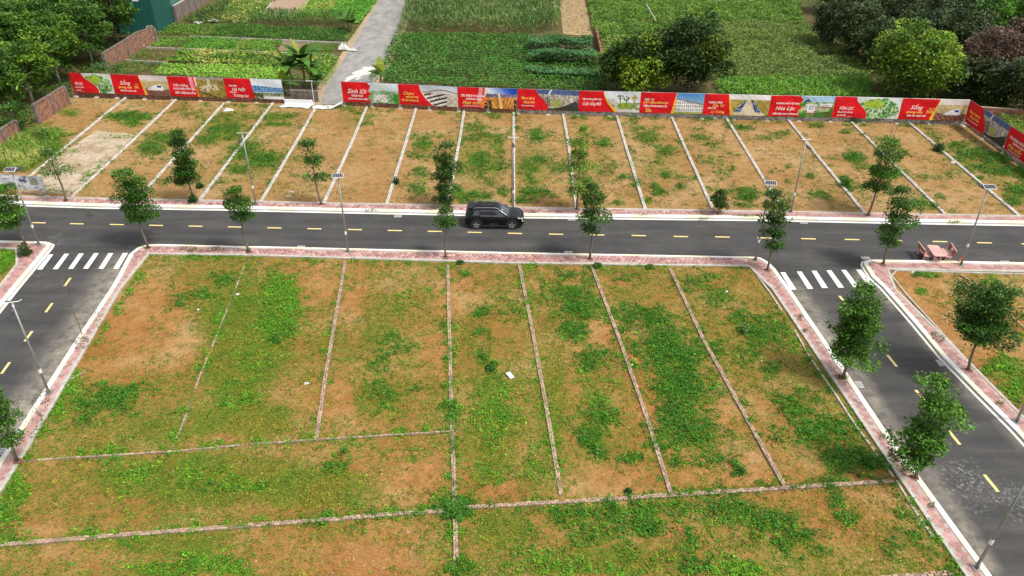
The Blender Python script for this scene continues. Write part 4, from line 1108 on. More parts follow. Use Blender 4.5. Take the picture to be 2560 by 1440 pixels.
DG = (.038, .102, .011); DGR = (.047, .122, .013); LG = (.11, .22, .020); MG = (.060, .145, .015)
ST = [((165, 502), (84, 168, 328, 442), 'sparse pale young tree on the upper pavement beside the concrete slab', (.070, .145, .022), .55, 3),
 ((483, 502), (420, 496, 324, 462), 'dense dark columnar tree on the upper pavement near the left plots', DG, 1.35, 6),
 ((803, 511), (738, 816, 348, 456), 'two tiered dark tree on the upper pavement left of the middle lamp panel', DG, 1.1, 3),
 ((1119, 518), (1072, 1148, 358, 512), 'tall dark tree on the upper pavement with a scooter under it', DG, 1.3, 6),
 ((1443, 524), (1408, 1490, 316, 486), 'bright yellow green airy tree on the upper pavement right of the car', LG, .62, 6),
 ((1797, 534), (1773, 1823, 474, 524), 'small round low tree on the upper pavement at the end of a plot divider', (.05, .10, .016), 1.3, 3),
 ((2170, 538), (2162, 2266, 348, 484), 'two tiered wide tree on the upper pavement right of the lamp', MG, .85, 4),
 ((62, 612), (-24, 66, 462, 572), 'tree cut by the left edge on the far left corner pavement', MG, 1.1, 4),
 ((370, 620), (276, 384, 426, 564), 'leaning dark tree at the left road corner with crown over the upper kerb', DGR, 1.1, 5),
 ((622, 630), (544, 632, 464, 552), 'bushy dark tree on the lower kerb left of the middle solar lamp', DGR, 1.15, 3),
 ((1115, 644), (1076, 1149, 524, 572), 'small crowned thin tree on the lower kerb just left of the black car', DGR, 1.1, 2),
 ((1476, 648), (1440, 1522, 456, 584), 'three tiered dark tree on the lower kerb right of the black car', DG, 1.05, 4),
 ((1918, 676), (1898, 1984, 478, 628), 'dark tiered tree at the right crossing corner beside the solar lamp', DG, 1.05, 5),
 ((2207, 662), (2186, 2288, 468, 618), 'tall dark tree on the corner pavement left of the pink benches', DGR, 1.05, 5),
 ((2105, 944), (2066, 2236, 712, 914), 'large tree on the inner pavement of the right road, its top near the crossing', MG, 1.2, 6),
 ((2286, 1194), (2248, 2418, 940, 1178), 'lowest tree on the inner pavement of the right road near the lime splashes', MG, 1.2, 6),
 ((2422, 926), (2362, 2560, 700, 880), 'dark tree at the far side of the right road against the corner plot', DG, 1.15, 6),
 ((45, 1154), (-44, 40, 930, 1114), 'tree cut by the left edge low on the left road pavement', MG, 1.0, 5)]
for i, (b, bx, lab, tone, dn, nt) in enumerate(ST):
    street_tree(b, bx, lab, tone, dn, nt, i, light=.30 if tone in (MG, LG) else .12)

def shrub(base, rpx, hgt, label, tone, seed, name='shrub', group=None, n=420, L=.13):
    X0, Y0 = G(*base); R = rpx / ppm(X0, Y0)
    r = np.random.default_rng(300 + seed)
    t = thing(name, label, 'shrub', (X0, Y0, .03), group=group)
    d = r.normal(0, 1, (n, 3)); d /= np.linalg.norm(d, axis=1)[:, None]; d[:, 2] = np.abs(d[:, 2])
    lump = 1 + .25 * np.sin(d[:, 0] * 5 + seed) * np.cos(d[:, 1] * 4)
    k = (r.random(n) ** .4)[:, None]
    P = d * k * lump[:, None] * np.array([R, R, hgt])
    C = np.array(tone) * r.lognormal(0, .3, n)[:, None]
    link('foliage', leaves_mesh('foliage', P + np.array([0, 0, .05]), L, L * .5, C, pitch=.3, spread=.5), t)
    mb = MB()
    for j in range(4):
        a = j * 1.6 + seed; mb.tube([(0, 0, 0), (R * .5 * math.cos(a), R * .5 * math.sin(a), hgt * .6)], [.02, .008], 4)
    obj('stems', mb, M_bark, t)
    return t
SH = [((66, 640), 17, 1.0, 'round green shrub on the far left corner pavement beside the lamp', (.045, .085, .02)),
 ((484, 508), 13, .7, 'dark shrub at the foot of the dense tree on the upper pavement', (.03, .08, .012)),
 ((990, 460), 9, .6, 'small dark green bush against a pale plot divider left of the scooter', (.025, .085, .018)),
 ((2113, 468), 15, 1.0, 'bright green bush against a pale plot divider on the right', (.08, .20, .02)),
 ((500, 470), 10, .4, 'low bush at the lower end of the fourth plot divider', (.035, .09, .014)),
 ((2345, 378), 14, .8, 'dark bush growing across the upper part of the rightmost plot divider', (.03, .075, .014)),
 ((2133, 303), 18, .8, 'bush at the top end of a plot divider below the right plan banner', (.035, .085, .014)),
 ((2315, 306), 9, .9, 'small climbing bush against the wall below the train banner on the right', (.05, .13, .02)),
 ((1225, 925), 11, .25, 'dark weed bush in the middle lower plot above the white board', (.034, .115, .014)),
 ((1135, 1280), 34, .34, 'large leafy weed bush on the crossing of the brick dividers', (.065, .19, .018)),
 ((1850, 1182), 10, .18, 'dark round weed bush in the bare right plot', (.032, .105, .014)),
 ((1570, 1232), 8, .15, 'dark weed tuft at the bottom of the bare orange plot', (.028, .085, .012)),
 ((1860, 830), 15, .5, 'pale leaved weed in the right lower plot', (.14, .24, .05)),
 ((1495, 668), 12, .22, 'small green tuft below the lower pavement at a divider top', (.05, .14, .02)),
 ((1625, 672), 11, .25, 'bright tuft below the lower pavement right of the road tree', (.09, .20, .02)),
 ((1150, 660), 9, .2, 'tuft at the top end of the middle brick divider', (.04, .12, .016)),
 ((2170, 1160), 20, .5, 'bright broad leaved weed near the right end of the big weedy plot', (.07, .19, .02))]
for i, a in enumerate(SH): shrub(*a, i, n=int(240 + a[1] ** 2 * 2.2), L=.14 if a[1] < 30 else .12)

def bare_sapling(base, ytop, label, seed):
    X0, Y0 = G(*base, ZP); h = height_at((X0, Y0), ytop)
    t = thing('bare_sapling', label, 'sapling', (X0, Y0, ZP), group='leafless saplings')
    pts = [(.05 * math.sin(z * 2), .0, z) for z in np.linspace(0, h, 7)]
    obj('trunk', trunk_mb(pts, .035, .008), M_bark, t)
    tw = MB(); r = np.random.default_rng(seed); P = []
    for k in range(14):
        z = h * r.uniform(.45, .98); a = r.uniform(0, 6.28); L = r.uniform(.2, .55)
        e = (L * math.cos(a), L * math.sin(a), z + .2); tw.tube([(0, 0, z), e], [.009, .004], 4); P += [np.array(e) + r.normal(0, .08, 3) for _ in range(3)]
    obj('twigs', tw, M_bark, t)
    P = np.array(P); link('withered_leaves', leaves_mesh('withered_leaves', P, .12, .06, jitter((.10, .06, .03), len(P))), t)
bare_sapling((205, 838), 690, 'leafless thin sapling beside the left road', 1)
bare_sapling((2222, 352), 318, 'tiny thin sapling in an upper plot behind the two tier tree', 2)

def grove_tree(base, h, R, label, tone, tone2, seed, name='grove_tree', n=2600, L=.30, W=.15, zb=.22, group=None, lumps=26, flat=.75, light=.3, bark=None):
    r = np.random.default_rng(500 + seed)
    X0, Y0 = G(*base)
    t = thing(name, label, 'tree', (X0, Y0, -.1), group=group)
    cz = h * (zb + (1 - zb) / 2); rz = h * (1 - zb) / 2
    gi = np.arange(lumps) + .5; gp = np.arccos(1 - 1.9 * gi / lumps); ga = gi * 2.39996 + seed
    u = np.stack([np.cos(ga) * np.sin(gp), np.sin(ga) * np.sin(gp), np.cos(gp)], 1) + r.normal(0, .12, (lumps, 3))
    cc = u * np.array([R, R, rz]) * r.uniform(.58, .86, lumps)[:, None] + np.array([0, 0, cz])
    cr = R * r.uniform(.24, .42, lumps)
    k = r.integers(0, lumps, n)
    d = r.normal(0, 1, (n, 3)); d[:, 2] += .35; d /= np.linalg.norm(d, axis=1)[:, None]
    P = cc[k] + d * (cr[k] * r.random(n) ** .3)[:, None] * np.array([1, 1, flat])
    lt = r.random(lumps) < light
    base_c = np.where(lt[:, None], np.array(tone2), np.array(tone))[k]
    # pale young shoots sit on part of the clumps
    C = base_c * r.lognormal(0, .30, n)[:, None]; C[:, 0] *= r.lognormal(0, .14, n)
    hd = np.arctan2(d[:, 1], d[:, 0]) + r.normal(0, .5, n)
    link('crown', leaves_mesh('crown', P, L * r.uniform(.7, 1.3, n), W * r.uniform(.7, 1.3, n), np.clip(C, .003, .6), pitch=.15, spread=.55, heading=hd), t)
    mb = MB(); top = (r.normal(0, .2), r.normal(0, .2), cz)
    mb.tube([(0, 0, 0), (r.normal(0, .1), r.normal(0, .1), h * zb), top], [.03 * R + .05, .025 * R + .035, .04], 7)
    for j in range(7):
        mb.tube([(0, 0, h * zb * r.uniform(.7, 1.3)), tuple(cc[j] * np.array([.5, .5, .85])), tuple(cc[j])], [.06, .045, .015], 5, False)
    obj('trunk', mb, bark or M_bark, t)
    return t
MG1 = (.034, .080, .011)
grove_tree((1582, 230), 6.4, 4.0, 'round mango tree behind the banners, shorter one of the pair', MG1, (.16, .245, .018), 1, 'mango_tree', 9000, .42, .20, .06, lumps=52, light=.42)
grove_tree((1718, 230), 8.5, 4.15, 'big dark round mango tree behind the banners, taller one of the pair', (.025, .058, .009), (.100, .155, .015), 2, 'mango_tree', 11000, .42, .20, .06, lumps=60, light=.36)
grove_tree((2272, 244), 7.6, 4.4, 'bright yellow green tree behind the banners on the right', (.075, .15, .012), (.17, .275, .024), 3, 'bright_tree', 11000, .42, .20, .05, lumps=60, light=.5)
LT = [((150, 208), 7.5, 3.0, 'green tree at the wall corner above the leftmost banner'), ((232, 158), 7.5, 3.0, 'slim trunked tree behind the left brick wall'), ((85, 262), 7.0, 3.2, 'low spreading tree above the first stretch of left brick wall'),
 ((10, 300), 7.5, 3.4, 'spreading tree at the left edge above the brick wall'), ((298, 112), 7.5, 3.0, 'bright topped tree beside the teal building'), ((200, 125), 8.0, 3.4, 'middle tree of the left grove with layered crown'),
 ((110, 180), 8.5, 3.8, 'tall feathery tree in the heart of the left grove'), ((25, 220), 9.0, 4.0, 'tall tree near the left edge, second row of the grove'), ((345, 62), 7.5, 2.6, 'dark tree tucked against the teal building'),
 ((265, 68), 8.5, 3.4, 'tree in the left grove behind the bright topped one'), ((175, 62), 9, 3.8, 'dark tree at the back of the left grove, right part'), ((85, 105), 9.5, 4.0, 'high tree at the back of the left grove, centre'),
 ((-10, 130), 9.5, 4.0, 'back row tree at the upper left edge'), ((325, 5), 8, 3.2, 'tree beyond the grove at the top edge left of the teal building'), ((110, 35), 9, 4, 'far tree at the top edge of the left grove'), ((15, 50), 9, 4, 'far tree in the upper left corner'), ((220, 5), 9, 3.8, 'far tree at the top edge, middle of the left grove'), ((-60, 230), 9, 4, 'tree mostly outside the left edge')]
for i, (b, h, R, lab) in enumerate(LT):
    dark = i in (8, 10)
    t1 = (.025, .065, .010) if dark else (.050, .115, .014); t2 = (.045, .10, .012) if dark else [(.095, .195, .018), (.075, .165, .022), (.13, .24, .020)][i % 3]
    grove_tree(b, h, R, lab, t1, t2, 20 + i, 'leafy_tree', int(560 * R * R), .44, .19, .22, 'leafy trees of the left grove', lumps=34, flat=.5, light=.5, bark=M_palebark if i in (0, 1, 2) else None)
grove_tree((40, 335), 3.2, 2.1, 'low bushy shrub tree leaning over the left brick wall', (.028, .085, .012), (.06, .15, .016), 60, 'shrub_tree', 2200, .24, .12, .02, lumps=24, light=.5)
RT = [((2075, 112), 6.5, 2.9, 'd', 'dark tree at the left end of the right grove beside the rough grass'), ((2140, 140), 6.8, 3.0, 'd', 'dark olive tree in the front row of the right grove, behind the bare patch'), ((2195, 172), 6.2, 2.8, 'd', 'dark tree directly left behind the bright yellow green tree'),
 ((2262, 158), 7, 3.0, 'd', 'grey green tree directly above the bright yellow green tree'), ((2128, 72), 7, 3.0, 'b', 'brownish dark tree in the second row at the left of the right grove'), ((2205, 98), 7, 3.1, 'd', 'dense dark tree in the second row of the right grove'),
 ((2300, 112), 7, 3.2, 'g', 'grey green rounded tree in the middle of the right grove'), ((2385, 168), 7, 3.3, 'd', 'dark tree right behind the bright yellow green tree'), ((2445, 230), 7, 3.2, 'r', 'brown withered tree above the right banner corner'),
 ((2525, 205), 7, 3.3, 'r', 'brown withered tree at the right edge'), ((2470, 268), 5, 2.4, 'd', 'dark tree right behind the banner corner'), ((2560, 290), 6.5, 3.2, 'd', 'dark olive tree at the right edge above the side banners'),
 ((2400, 100), 7, 3.3, 'g', 'green tree in the third row right of centre in the right grove'), ((2472, 128), 7.5, 3.4, 'm', 'mid green tree behind the withered trees'), ((2555, 140), 7.5, 3.5, 'm', 'mid green tree at the upper right edge'),
 ((2335, 55), 7, 3.3, 'd', 'dark tree high in the middle of the right grove'), ((2245, 45), 7, 3.2, 'd', 'dark tree near the top edge, left part of the right grove'), ((2165, 28), 7, 3.1, 'b', 'brownish tree at the top edge, left end of the right grove'),
 ((2440, 48), 7.5, 3.4, 'm', 'leafy green tree near the top edge at right'), ((2530, 60), 7.5, 3.5, 'm', 'leafy green tree in the upper right corner'), ((2400, 250), 4.6, 2.3, 'd', 'short dark tree between the bright tree and the banner corner'), ((2610, 210), 7, 3.4, 'd', 'dark tree cut by the right edge'),
 ((2080, 30), 6.5, 2.9, 'm', 'green tree at the top edge where the rough grass ends'), ((2350, 0), 7.5, 3.4, 'm', 'far green tree at the top edge of the right grove'), ((2260, -10), 7.5, 3.2, 'd', 'far dark tree at the top edge of the right grove')]
TN = {'d': ((.026, .044, .014), (.052, .080, .024)), 'b': ((.042, .042, .016), (.080, .072, .028)), 'g': ((.038, .062, .026), (.075, .11, .044)), 'r': ((.070, .048, .034), (.115, .075, .052)), 'm': ((.040, .100, .014), (.085, .19, .020))}
TN = {k: tuple(tuple(np.array(c) * 1.4) for c in v) for k, v in TN.items()}
for i, (b, h, R, k, lab) in enumerate(RT):
    grove_tree(b, h, R, lab, TN[k][0], TN[k][1], 80 + i, 'withered_tree' if k == 'r' else 'dark_tree' if k in 'db' else 'leafy_tree', int(560 * R * R), .40, .19, .05, 'trees of the right grove', lumps=44, light=.4)
grove_tree((2452, 268), 2.2, 2.2, 'low green shrub spilling over the banner corner', (.035, .09, .014), (.065, .14, .02), 140, 'shrub_tree', 2000, .22, .12, .02, lumps=22, light=.5)
for b, ln, lab in (((2520, 290), .25, 'pale leaning bare trunk behind the corner wall'), ((2556, 285), -.3, 'second pale bare trunk at the right edge behind the corner wall')):
    X0, Y0 = G(*b); t = thing('dead_tree', lab, 'tree', (X0, Y0, -.1))
    obj('trunk', MB().tube([(0, 0, 0), (ln, 0, 1.4), (ln * 2.2, .1, 2.8)], [.13, .1, .06], 7), M_palebark, t)
    obj('branch', MB().tube([(ln, 0, 1.4), (ln - .6, .1, 2.3)], [.07, .03], 6), M_palebark, t)

# banana plants: every large leaf is a part of its own
def banana_leaf(L, W, a, up, droop, tone, seed):
    m = 7; V = []; F = []
    for i in range(m + 1):
        s = i / m
        ang = up - droop * s * 1.0
        V.append(None)
    p = np.zeros(3); pts = [p.copy()]
    for i in range(m):
        an = up - droop * (i + .5) / m
        p = p + np.array([math.cos(an), 0, math.sin(an)]) * L / m; pts.append(p.copy())
    V = []; 
    for i, q in enumerate(pts):
        s = i / m; w = W * (math.sin(math.pi * min(1, s * .88 + .10)) ** .6) * (1.0 if s > .14 else .35) * (1 - .25 * s)
        V += [(q[0], -w / 2, q[2] - w * .10), (q[0], 0, q[2] + .0), (q[0], w / 2, q[2] - w * .10)]
    for i in range(m):
        b = i * 3; F += [(b, b + 3, b + 4, b + 1), (b + 1, b + 4, b + 5, b + 2)]
    V = np.array(V); ca, sa = math.cos(a), math.sin(a)
    V = np.stack([V[:, 0] * ca - V[:, 1] * sa, V[:, 0] * sa + V[:, 1] * ca, V[:, 2]], 1)
    r = np.random.default_rng(seed); C = np.array(tone) * r.lognormal(0, .12, len(F))[:, None]
    return fast_mesh('leaf', V, np.array(F), LEAF, face_col=C)
def banana(base, hst, nl, L, label, seed, tone=(.060, .150, .020), yellow=1, lean=0):
    X0, Y0 = G(*base); r = np.random.default_rng(seed)
    t = thing('banana_plant', label, 'banana plant', (X0, Y0, -.1), group='banana plants beside the lane')
    obj('stem', MB().tube([(0, 0, 0), (lean * .5, 0, hst * .6), (lean, 0, hst)], [.15, .12, .08], 8), mat('banana_stem', (.16, .16, .06), .7, 0, .3, 5), t)
    for i in range(nl):
        a = i * 2.4 + seed; up = r.uniform(.5, 1.2) if i > 1 else 1.4
        tn = (.22, .28, .03) if i < yellow else tone
        me = banana_leaf(L * r.uniform(.8, 1.1), 1.0 * r.uniform(.8, 1.1), a, up, r.uniform(.9, 1.6) if i > 0 else .5, np.array(tn) * r.uniform(.8, 1.2), seed * 31 + i)
        o = link('leaf', me, t); o.location = (lean, 0, hst - .1)
banana((765, 222), 3.5, 15, 3.0, 'tallest banana plant by the gap between the banners', 3)
banana((740, 225), 2.6, 12, 2.6, 'shorter banana plant left of the tallest, leaning towards the blue banner', 4, lean=-.5)
banana((718, 236), 1.3, 7, 1.9, 'lowest banana plant with a leaf over the blue hall banner', 5, lean=-.2)
banana((790, 224), 1.3, 7, 1.6, 'small banana plant right of the tallest', 9, lean=.3)
banana((780, 224), 2.7, 11, 2.4, 'second tall banana plant close behind the bare frame', 13)
banana((872, 74), 1.6, 8, 1.9, 'small banana plant by the bend of the lane near the corn row', 6, yellow=0)
banana((880, 78), 1.3, 6, 1.6, 'second small banana plant by the corn row', 7, yellow=0)
banana((952, 215), 1.5, 5, 2.2, 'yellowing banana plant behind the red first right banner', 8, yellow=2, lean=.1)
# papaya over the leftmost banners
X0, Y0 = G(288, 226); t = thing('papaya_tree', 'papaya tree with spread ragged leaves above the two leftmost banners', 'tree', (X0, Y0, -.1))
obj('stem', MB().tube([(0, 0, 0), (-.15, 0, 1.2), (-.45, 0, 2.6)], [.09, .07, .05], 7), M_palebark, t)
r = np.random.default_rng(9)
for k in range(11):
    a = k * 2.39; L = r.uniform(.8, 1.4); up = r.uniform(-.1, .5)
    e = np.array([L * math.cos(a), L * math.sin(a), up * L])
    lf = obj('leaf_stalk', MB().tube([(-.45, 0, 2.6), tuple(np.array([-.45, 0, 2.6]) + e)], [.02, .012], 4), mat('leaf_stalk', (.35, .36, .16), .7), t)
    n = 60; P = np.array([-.45, 0, 2.6]) + e + r.normal(0, 1, (n, 3)) * np.array([.30, .30, .08])
    link('leaf_blade', leaves_mesh('leaf_blade', P, .3, .09, jitter((.045, .115, .025), n), pitch=0, spread=.3), lf)

# ------------------------------------------------------------------ boundary walls
def wall(pts, h, th, m, label, cat='wall', pillars=3.0, pm=None, ph=.06, name='boundary_wall', shift=0.0, group=None, z0=-.12, cap=None):
    l = [np.array(p) for p in pts]
    if shift: l = offset_line(l, shift)
    g0 = l[0]; t = thing(name, label, cat, (*g0, 0), group=group)
    body = MB(); cp = MB()
    for a, b in zip(l, l[1:]):
        d = b - a; L = np.linalg.norm(d); d /= L; n = np.array([-d[1], d[0]]) * th / 2; p, q = a - g0, b - g0
        k = max(1, int(L / 2.5))
        for i in range(k):
            u, v = p + (q - p) * i / k, p + (q - p) * (i + 1) / k
            hh = h + random.uniform(-.03, .03)
            body.hexa([(*(u - n), z0), (*(v - n), z0), (*(v + n), z0), (*(u + n), z0)], [(*(u - n), hh), (*(v - n), hh), (*(v + n), hh), (*(u + n), hh)])
        if cap is not None:
            n2 = n * 1.25
            cp.hexa([(*(p - n2), h + .02), (*(q - n2), h + .02), (*(q + n2), h + .02), (*(p + n2), h + .02)], [(*(p - n2), h + .10), (*(q - n2), h + .10), (*(q + n2), h + .10), (*(p + n2), h + .10)])
        if pillars:
            kk = max(1, int(round(L / pillars)))
            for i in range(kk + 1):
                c = p + (q - p) * i / kk
                obj('pillar', MB().box((c[0], c[1], (h + ph + z0) / 2), (.30, th + .16, h + ph - z0), math.atan2(d[1], d[0])), pm or m, t)
    obj('wall_body', body, m, t)
    if cap is not None: obj('coping', cp, cap, t)
    return t

FEET_L = [(190, 242), (292, 246), (431, 251.5), (570, 256), (713, 260.5)]
FEET_R = [(860, 265.5), (1000, 272), (1146, 280), (1294, 285), (1445, 290), (1597, 293.5), (1754, 298), (1917, 302.5), (2075, 305.5), (2240, 310), (2405, 314.5)]
FEET_S = [(2408, 316), (2504, 384), (2640, 480)]
FL, FR, FS = GL(FEET_L), GL(FEET_R), GL(FEET_S)
wall(FL + [G(730, 261)], .42, .22, M_dirtybrick, 'low brown brick wall under the four left banners', shift=.28, pillars=3.2)
wall(FR[:4], .42, .22, M_dirtybrick, 'low brown wall under the first three banners right of the gap', shift=.28, pillars=3.0, pm=M_conc)
wall([FR[3] + np.array([.15, 0])] + FR[4:], .52, .22, M_render, 'long low stained white wall under the banners on the right', shift=.28, pillars=3.0)
wall([FS[0] + np.array([.3, .1])] + FS[1:], .5, .2, M_render, 'low stained wall under the side banners at the right corner', shift=.25, pillars=2.0)
wall(GL([(728, 250), (797, 253)]), 1.15, .2, M_grey, 'short pinkish brick wall piece standing in the banner gap', pillars=0)
# stepped brick walls on the left
for pts, h, lab in (([(172, 262), (98, 310)], 1.9, 'red brick wall stretch at the left below the leftmost banner'),
                    ([(52, 345), (-60, 420)], 1.7, 'greyish brick wall end at the left edge among the bushes'),
                    ([(392, 106), (350, 120), (322, 140), (268, 175)], 1.9, 'old red brick wall climbing to the teal building behind the left banners')):
    wall(GL(pts), h, .22, M_dirtybrick, lab, pillars=2.6, pm=M_grey, ph=.02, cap=M_grey)
wall(GL([(442, 52), (475, 32), (540, -14), (600, -60)]), 2.0, .22, M_grey, 'grey block wall right of the teal building at the top', pillars=2.6, ph=.02, cap=M_conc)
wall(GL([(2435, 300), (2700, 318)]), 1.3, .2, M_dirtybrick, 'brown brick wall behind the right banner corner', pillars=3.0, ph=.02, cap=M_brick)
# hose thrown over the end of the old wall
hz = [G(360, 118), G(368, 112), G(378, 108), G(390, 104), G(404, 92)]
t = thing('hose', 'pale hose thrown over the end of the old red wall', 'hose', (*hz[0], 0))
hp = [np.array([*(p - hz[0]), z]) for p, z in zip(hz, (.05, 1.2, 2.15, 2.0, .1))]
obj('pipe', MB().tube(hp, .045, 6), mat('pale_hose', (.5, .38, .32), .6), t)

# fence posts of rough grass field
for (b, tp, w, lab) in (((1503, 158), None, .22, 'short broken brick wall stub between the cassava rows and the mango tree'),):
    wall(GL([(1489, 92), (1496, 120), (1505, 162)]), 1.1, .16, M_dirtybrick, lab, pillars=1.6, ph=.04, name='wall_stub')
X0, Y0 = G(1640, 68); t = thing('concrete_post', 'slanted pale post line in the rough grass left of the mango top', 'post', (X0, Y0, -.1))
e = G(1614, 22) - np.array([X0, Y0])
obj('beam', MB().tube([(0, 0, .8), (e[0], e[1], .9)], [.09, .08], 5), M_conc, t)
for k in (0, .5, 1): obj('post', MB().tube([(e[0] * k, e[1] * k, 0), (e[0] * k, e[1] * k, .85)], [.08, .08], 5), M_wood, t)

# ------------------------------------------------------------------ printed banners
RED = (226, 26, 36)
def lerp(a, b, f): return np.asarray(a, float) * (1 - f[..., None]) + np.asarray(b, float) * f[..., None]
def pic(kind, u, v, seed):
    """printed picture: u to the right, v upwards in 0..1; returns sRGB 0-255"""
    n1 = fbm(u * 10 + seed, v * 5, 1.3, 200 + seed); n2 = vnoise(u * 40 + seed, v * 24, 1.0, 300 + seed); n3 = fbm(u * 24, v * 14 + seed, 1.0, 400 + seed)
    def put(c, m, col):
        c[m] = np.asarray(col, float); return c
    if kind == 'plan':
        c = lerp((60, 120, 60), (190, 225, 160), np.clip((n3 - .3) * 2.2, 0, 1))
        c = put(c, np.abs(n1 - .5) < .035, (225, 240, 215)); c = put(c, (((u - .4) / .22) ** 2 + ((v - .68) / .22) ** 2 < 1) & (n2 < .75), (175, 205, 60))
        c = put(c, n2 > .86, (35, 80, 35)); d = ((u - .5) / .48) ** 2 + ((v - .45) / .52) ** 2 + (n1 - .5) * .5
        return put(c, d > 1, (222, 232, 228))
    if kind == 'train':
        c = lerp((170, 150, 95), (225, 215, 180), n3); c = put(c, v > .74, (226, 216, 212)); c = put(c, (v < .74) & (n2 > .8), (205, 190, 80))
        rail = v < .32 + .10 * (u < .3) * (.3 - u) ; c = put(c, rail, (128, 82, 66)); c = put(c, rail & (((u * 3 + v * 2) % .5) < .06), (190, 160, 150))
        m = (v > .26) & (v < .26 + .30 * np.clip((u - .22) / .40, 0, 1) ** .6) & (u > .22) & (u < .80) & (v < .26 + .62 * np.clip((.83 - u) / .2, 0, 1))
        c = put(c, m, (240, 243, 248)); return put(c, m & (u > .58) & (u < .74) & (v > .40) & (v < .52), (40, 80, 140))
    if kind == 'ruin':
        c = lerp((110, 95, 40), (200, 180, 95), n3); c = put(c, n2 > .8, (70, 60, 30)); c = put(c, (v > .86), (170, 160, 140))
        c = put(c, (np.abs(v - .45 - .25 * (u - .4)) < .16) & (u > .1) & (u < .75) & (n2 < .6), (215, 205, 175)); c = put(c, (np.abs(u - .45) < .06) & (v > .5) & (v < .92), (210, 200, 175))
        return put(c, np.abs(v - .22 + .5 * (u - .2)) < .03, (45, 35, 25))
    if kind == 'hall':
        c = lerp((235, 240, 246), (205, 225, 240), 1 - v); m = (v > .34) & (v < .62 + .12 * (.5 - u)); c = put(c, m, (70, 125, 180)); c = put(c, m & (((v * 14) % 1) < .35), (150, 190, 220)); c = put(c, m & (n2 > .72), (35, 70, 130))
        g = v < .32; c[g] = lerp((90, 100, 70), (205, 205, 185), np.clip((n3[g] - .3) * 2, 0, 1)); c = put(c, (v < .30 - .5 * (u - .1)) & (v > .16 - .5 * (u - .1)) & (u < .5), (85, 80, 40)); return put(c, (v < .14) & (u > .35), (225, 225, 220))
    if kind == 'campus':
        c = lerp((160, 195, 205), (225, 235, 238), np.clip(v * 1.1 - .1, 0, 1)); g = v < .62; c[g] = lerp((70, 140, 60), (190, 205, 190), np.clip((n3[g] - .25) * 1.9, 0, 1))
        c = put(c, (v < .42) & (v > .06) & (u > .05 + v * .2) & (u < .62) & (n2 < .62), (228, 220, 222)); c = put(c, (v < .5) & (n2 > .86), (50, 60, 50)); return put(c, (u > .8) & (v < .5) & (n3 > .45), (60, 150, 40))
    if kind == 'station':
        c = lerp((225, 232, 240), (180, 200, 220), np.clip((v - .5) * 1.6, 0, 1)); m = (v < .66); c[m] = lerp((190, 180, 160), (240, 235, 225), n3[m]); a = (v - u * .75) * 5 + u
        st = m & (u < .72) & (v < .62); c = put(c, st & ((a % 1) < .45), (60, 58, 70)); c = put(c, st & ((a % 1) > .78), (242, 242, 246)); c = put(c, (np.abs(v - .66 - .14 * np.sin(np.clip((u - .2) / .75, 0, 1) * 3.14)) < .035), (165, 140, 135))
        return put(c, m & (n2 > .87), (50, 50, 45))
    if kind == 'night':
        c = lerp((235, 240, 250), (40, 80, 190), np.clip((u - .2) * 1.5 + (v - .7), 0, 1)); b = (v < .72) & (v > .52); c[b] = lerp((60, 60, 110), (190, 170, 190), n2[b])
        lo = v <= .55; c[lo] = lerp((200, 120, 40), (255, 205, 110), np.clip((n3[lo] - .3) * 2.2, 0, 1)); c = put(c, lo & (np.abs(((u - .5) * (1.4 - v)) * 9 % 1 - .5) < .09), (150, 85, 35)); c = put(c, (u < .17) & (v < .42) & (n2 > .35), (45, 40, 45)); c = put(c, (u > .88) & (v < .5) & (n2 > .3), (30, 35, 70))
        return put(c, (np.abs(u - .42 - .12 * (.6 - v)) < .03) & (v < .75), (250, 225, 185))
    if kind == 'town':
        c = lerp((130, 122, 110), (222, 214, 204), np.clip((n2 - .2) * 1.5, 0, 1)); c = put(c, v > .80 - .06 * u, (88, 110, 155)); c = put(c, (v > .78) & (n2 > .7), (60, 75, 120)); c = put(c, (v < .62) & (u > .12) & (u < .34) & (((u * 22) % 1) < .35), (60, 60, 62))
        c = put(c, (((u - .48) / .12) ** 2 + ((v - .32) / .22) ** 2 < 1), (170, 180, 100)); c = put(c, (v < .10 + .45 * np.clip((u - .4) / .6, 0, 1) ** 1.5) & (n1 < .75), (62, 66, 60)); c = put(c, (np.abs(u - .30 - .3 * np.abs(v - .8)) < .018) & (v > .7), (235, 235, 235)); return c
    if kind == 'palms':
        c = lerp((238, 236, 226), (215, 225, 232), v); c = put(c, (v > .46) & (v < .66) & (n2 > .45) & (u < .4), (196, 190, 178)); g = v < .46; c[g] = lerp((110, 130, 60), (215, 212, 195), np.clip((n1[g] - .35) * 3, 0, 1))
        c = put(c, (v < .46) & (v > .34) & (u < .35), (190, 200, 200)); c = put(c, (((u - .58) / .2) ** 2 + ((v - .30) / .16) ** 2 < 1), (140, 165, 60))
        for pu, pv in ((.46, .74), (.62, .66), (.84, .72)):
            c = put(c, (np.abs(u - pu) < .012) & (v < pv) & (v > .3), (95, 80, 55)); c = put(c, (((u - pu) / .085) ** 2 + ((v - pv) / .13) ** 2 < 1) & (n2 > .42), (80, 95, 45) if pu < .8 else (190, 160, 80))
        return put(c, (((u - .7) / .38) ** 2 + ((v - .04) / .12) ** 2 < 1), (215, 212, 205))
    if kind == 'villas':
        c = lerp((190, 215, 240), (70, 140, 215), np.clip(v * 1.2 - .3, 0, 1)); m = (v < .72 - .25 * u) & (v > .18); c = put(c, m, (232, 230, 228)); c = put(c, m & (((u * 13) % 1) < .42) & (((v * 6) % 1) < .55), (95, 92, 92)); c = put(c, (np.abs(v - .72 + .25 * u) < .03), (130, 125, 125)); c = put(c, v < .18, (205, 205, 200)); return put(c, v < .09, (150, 165, 70))
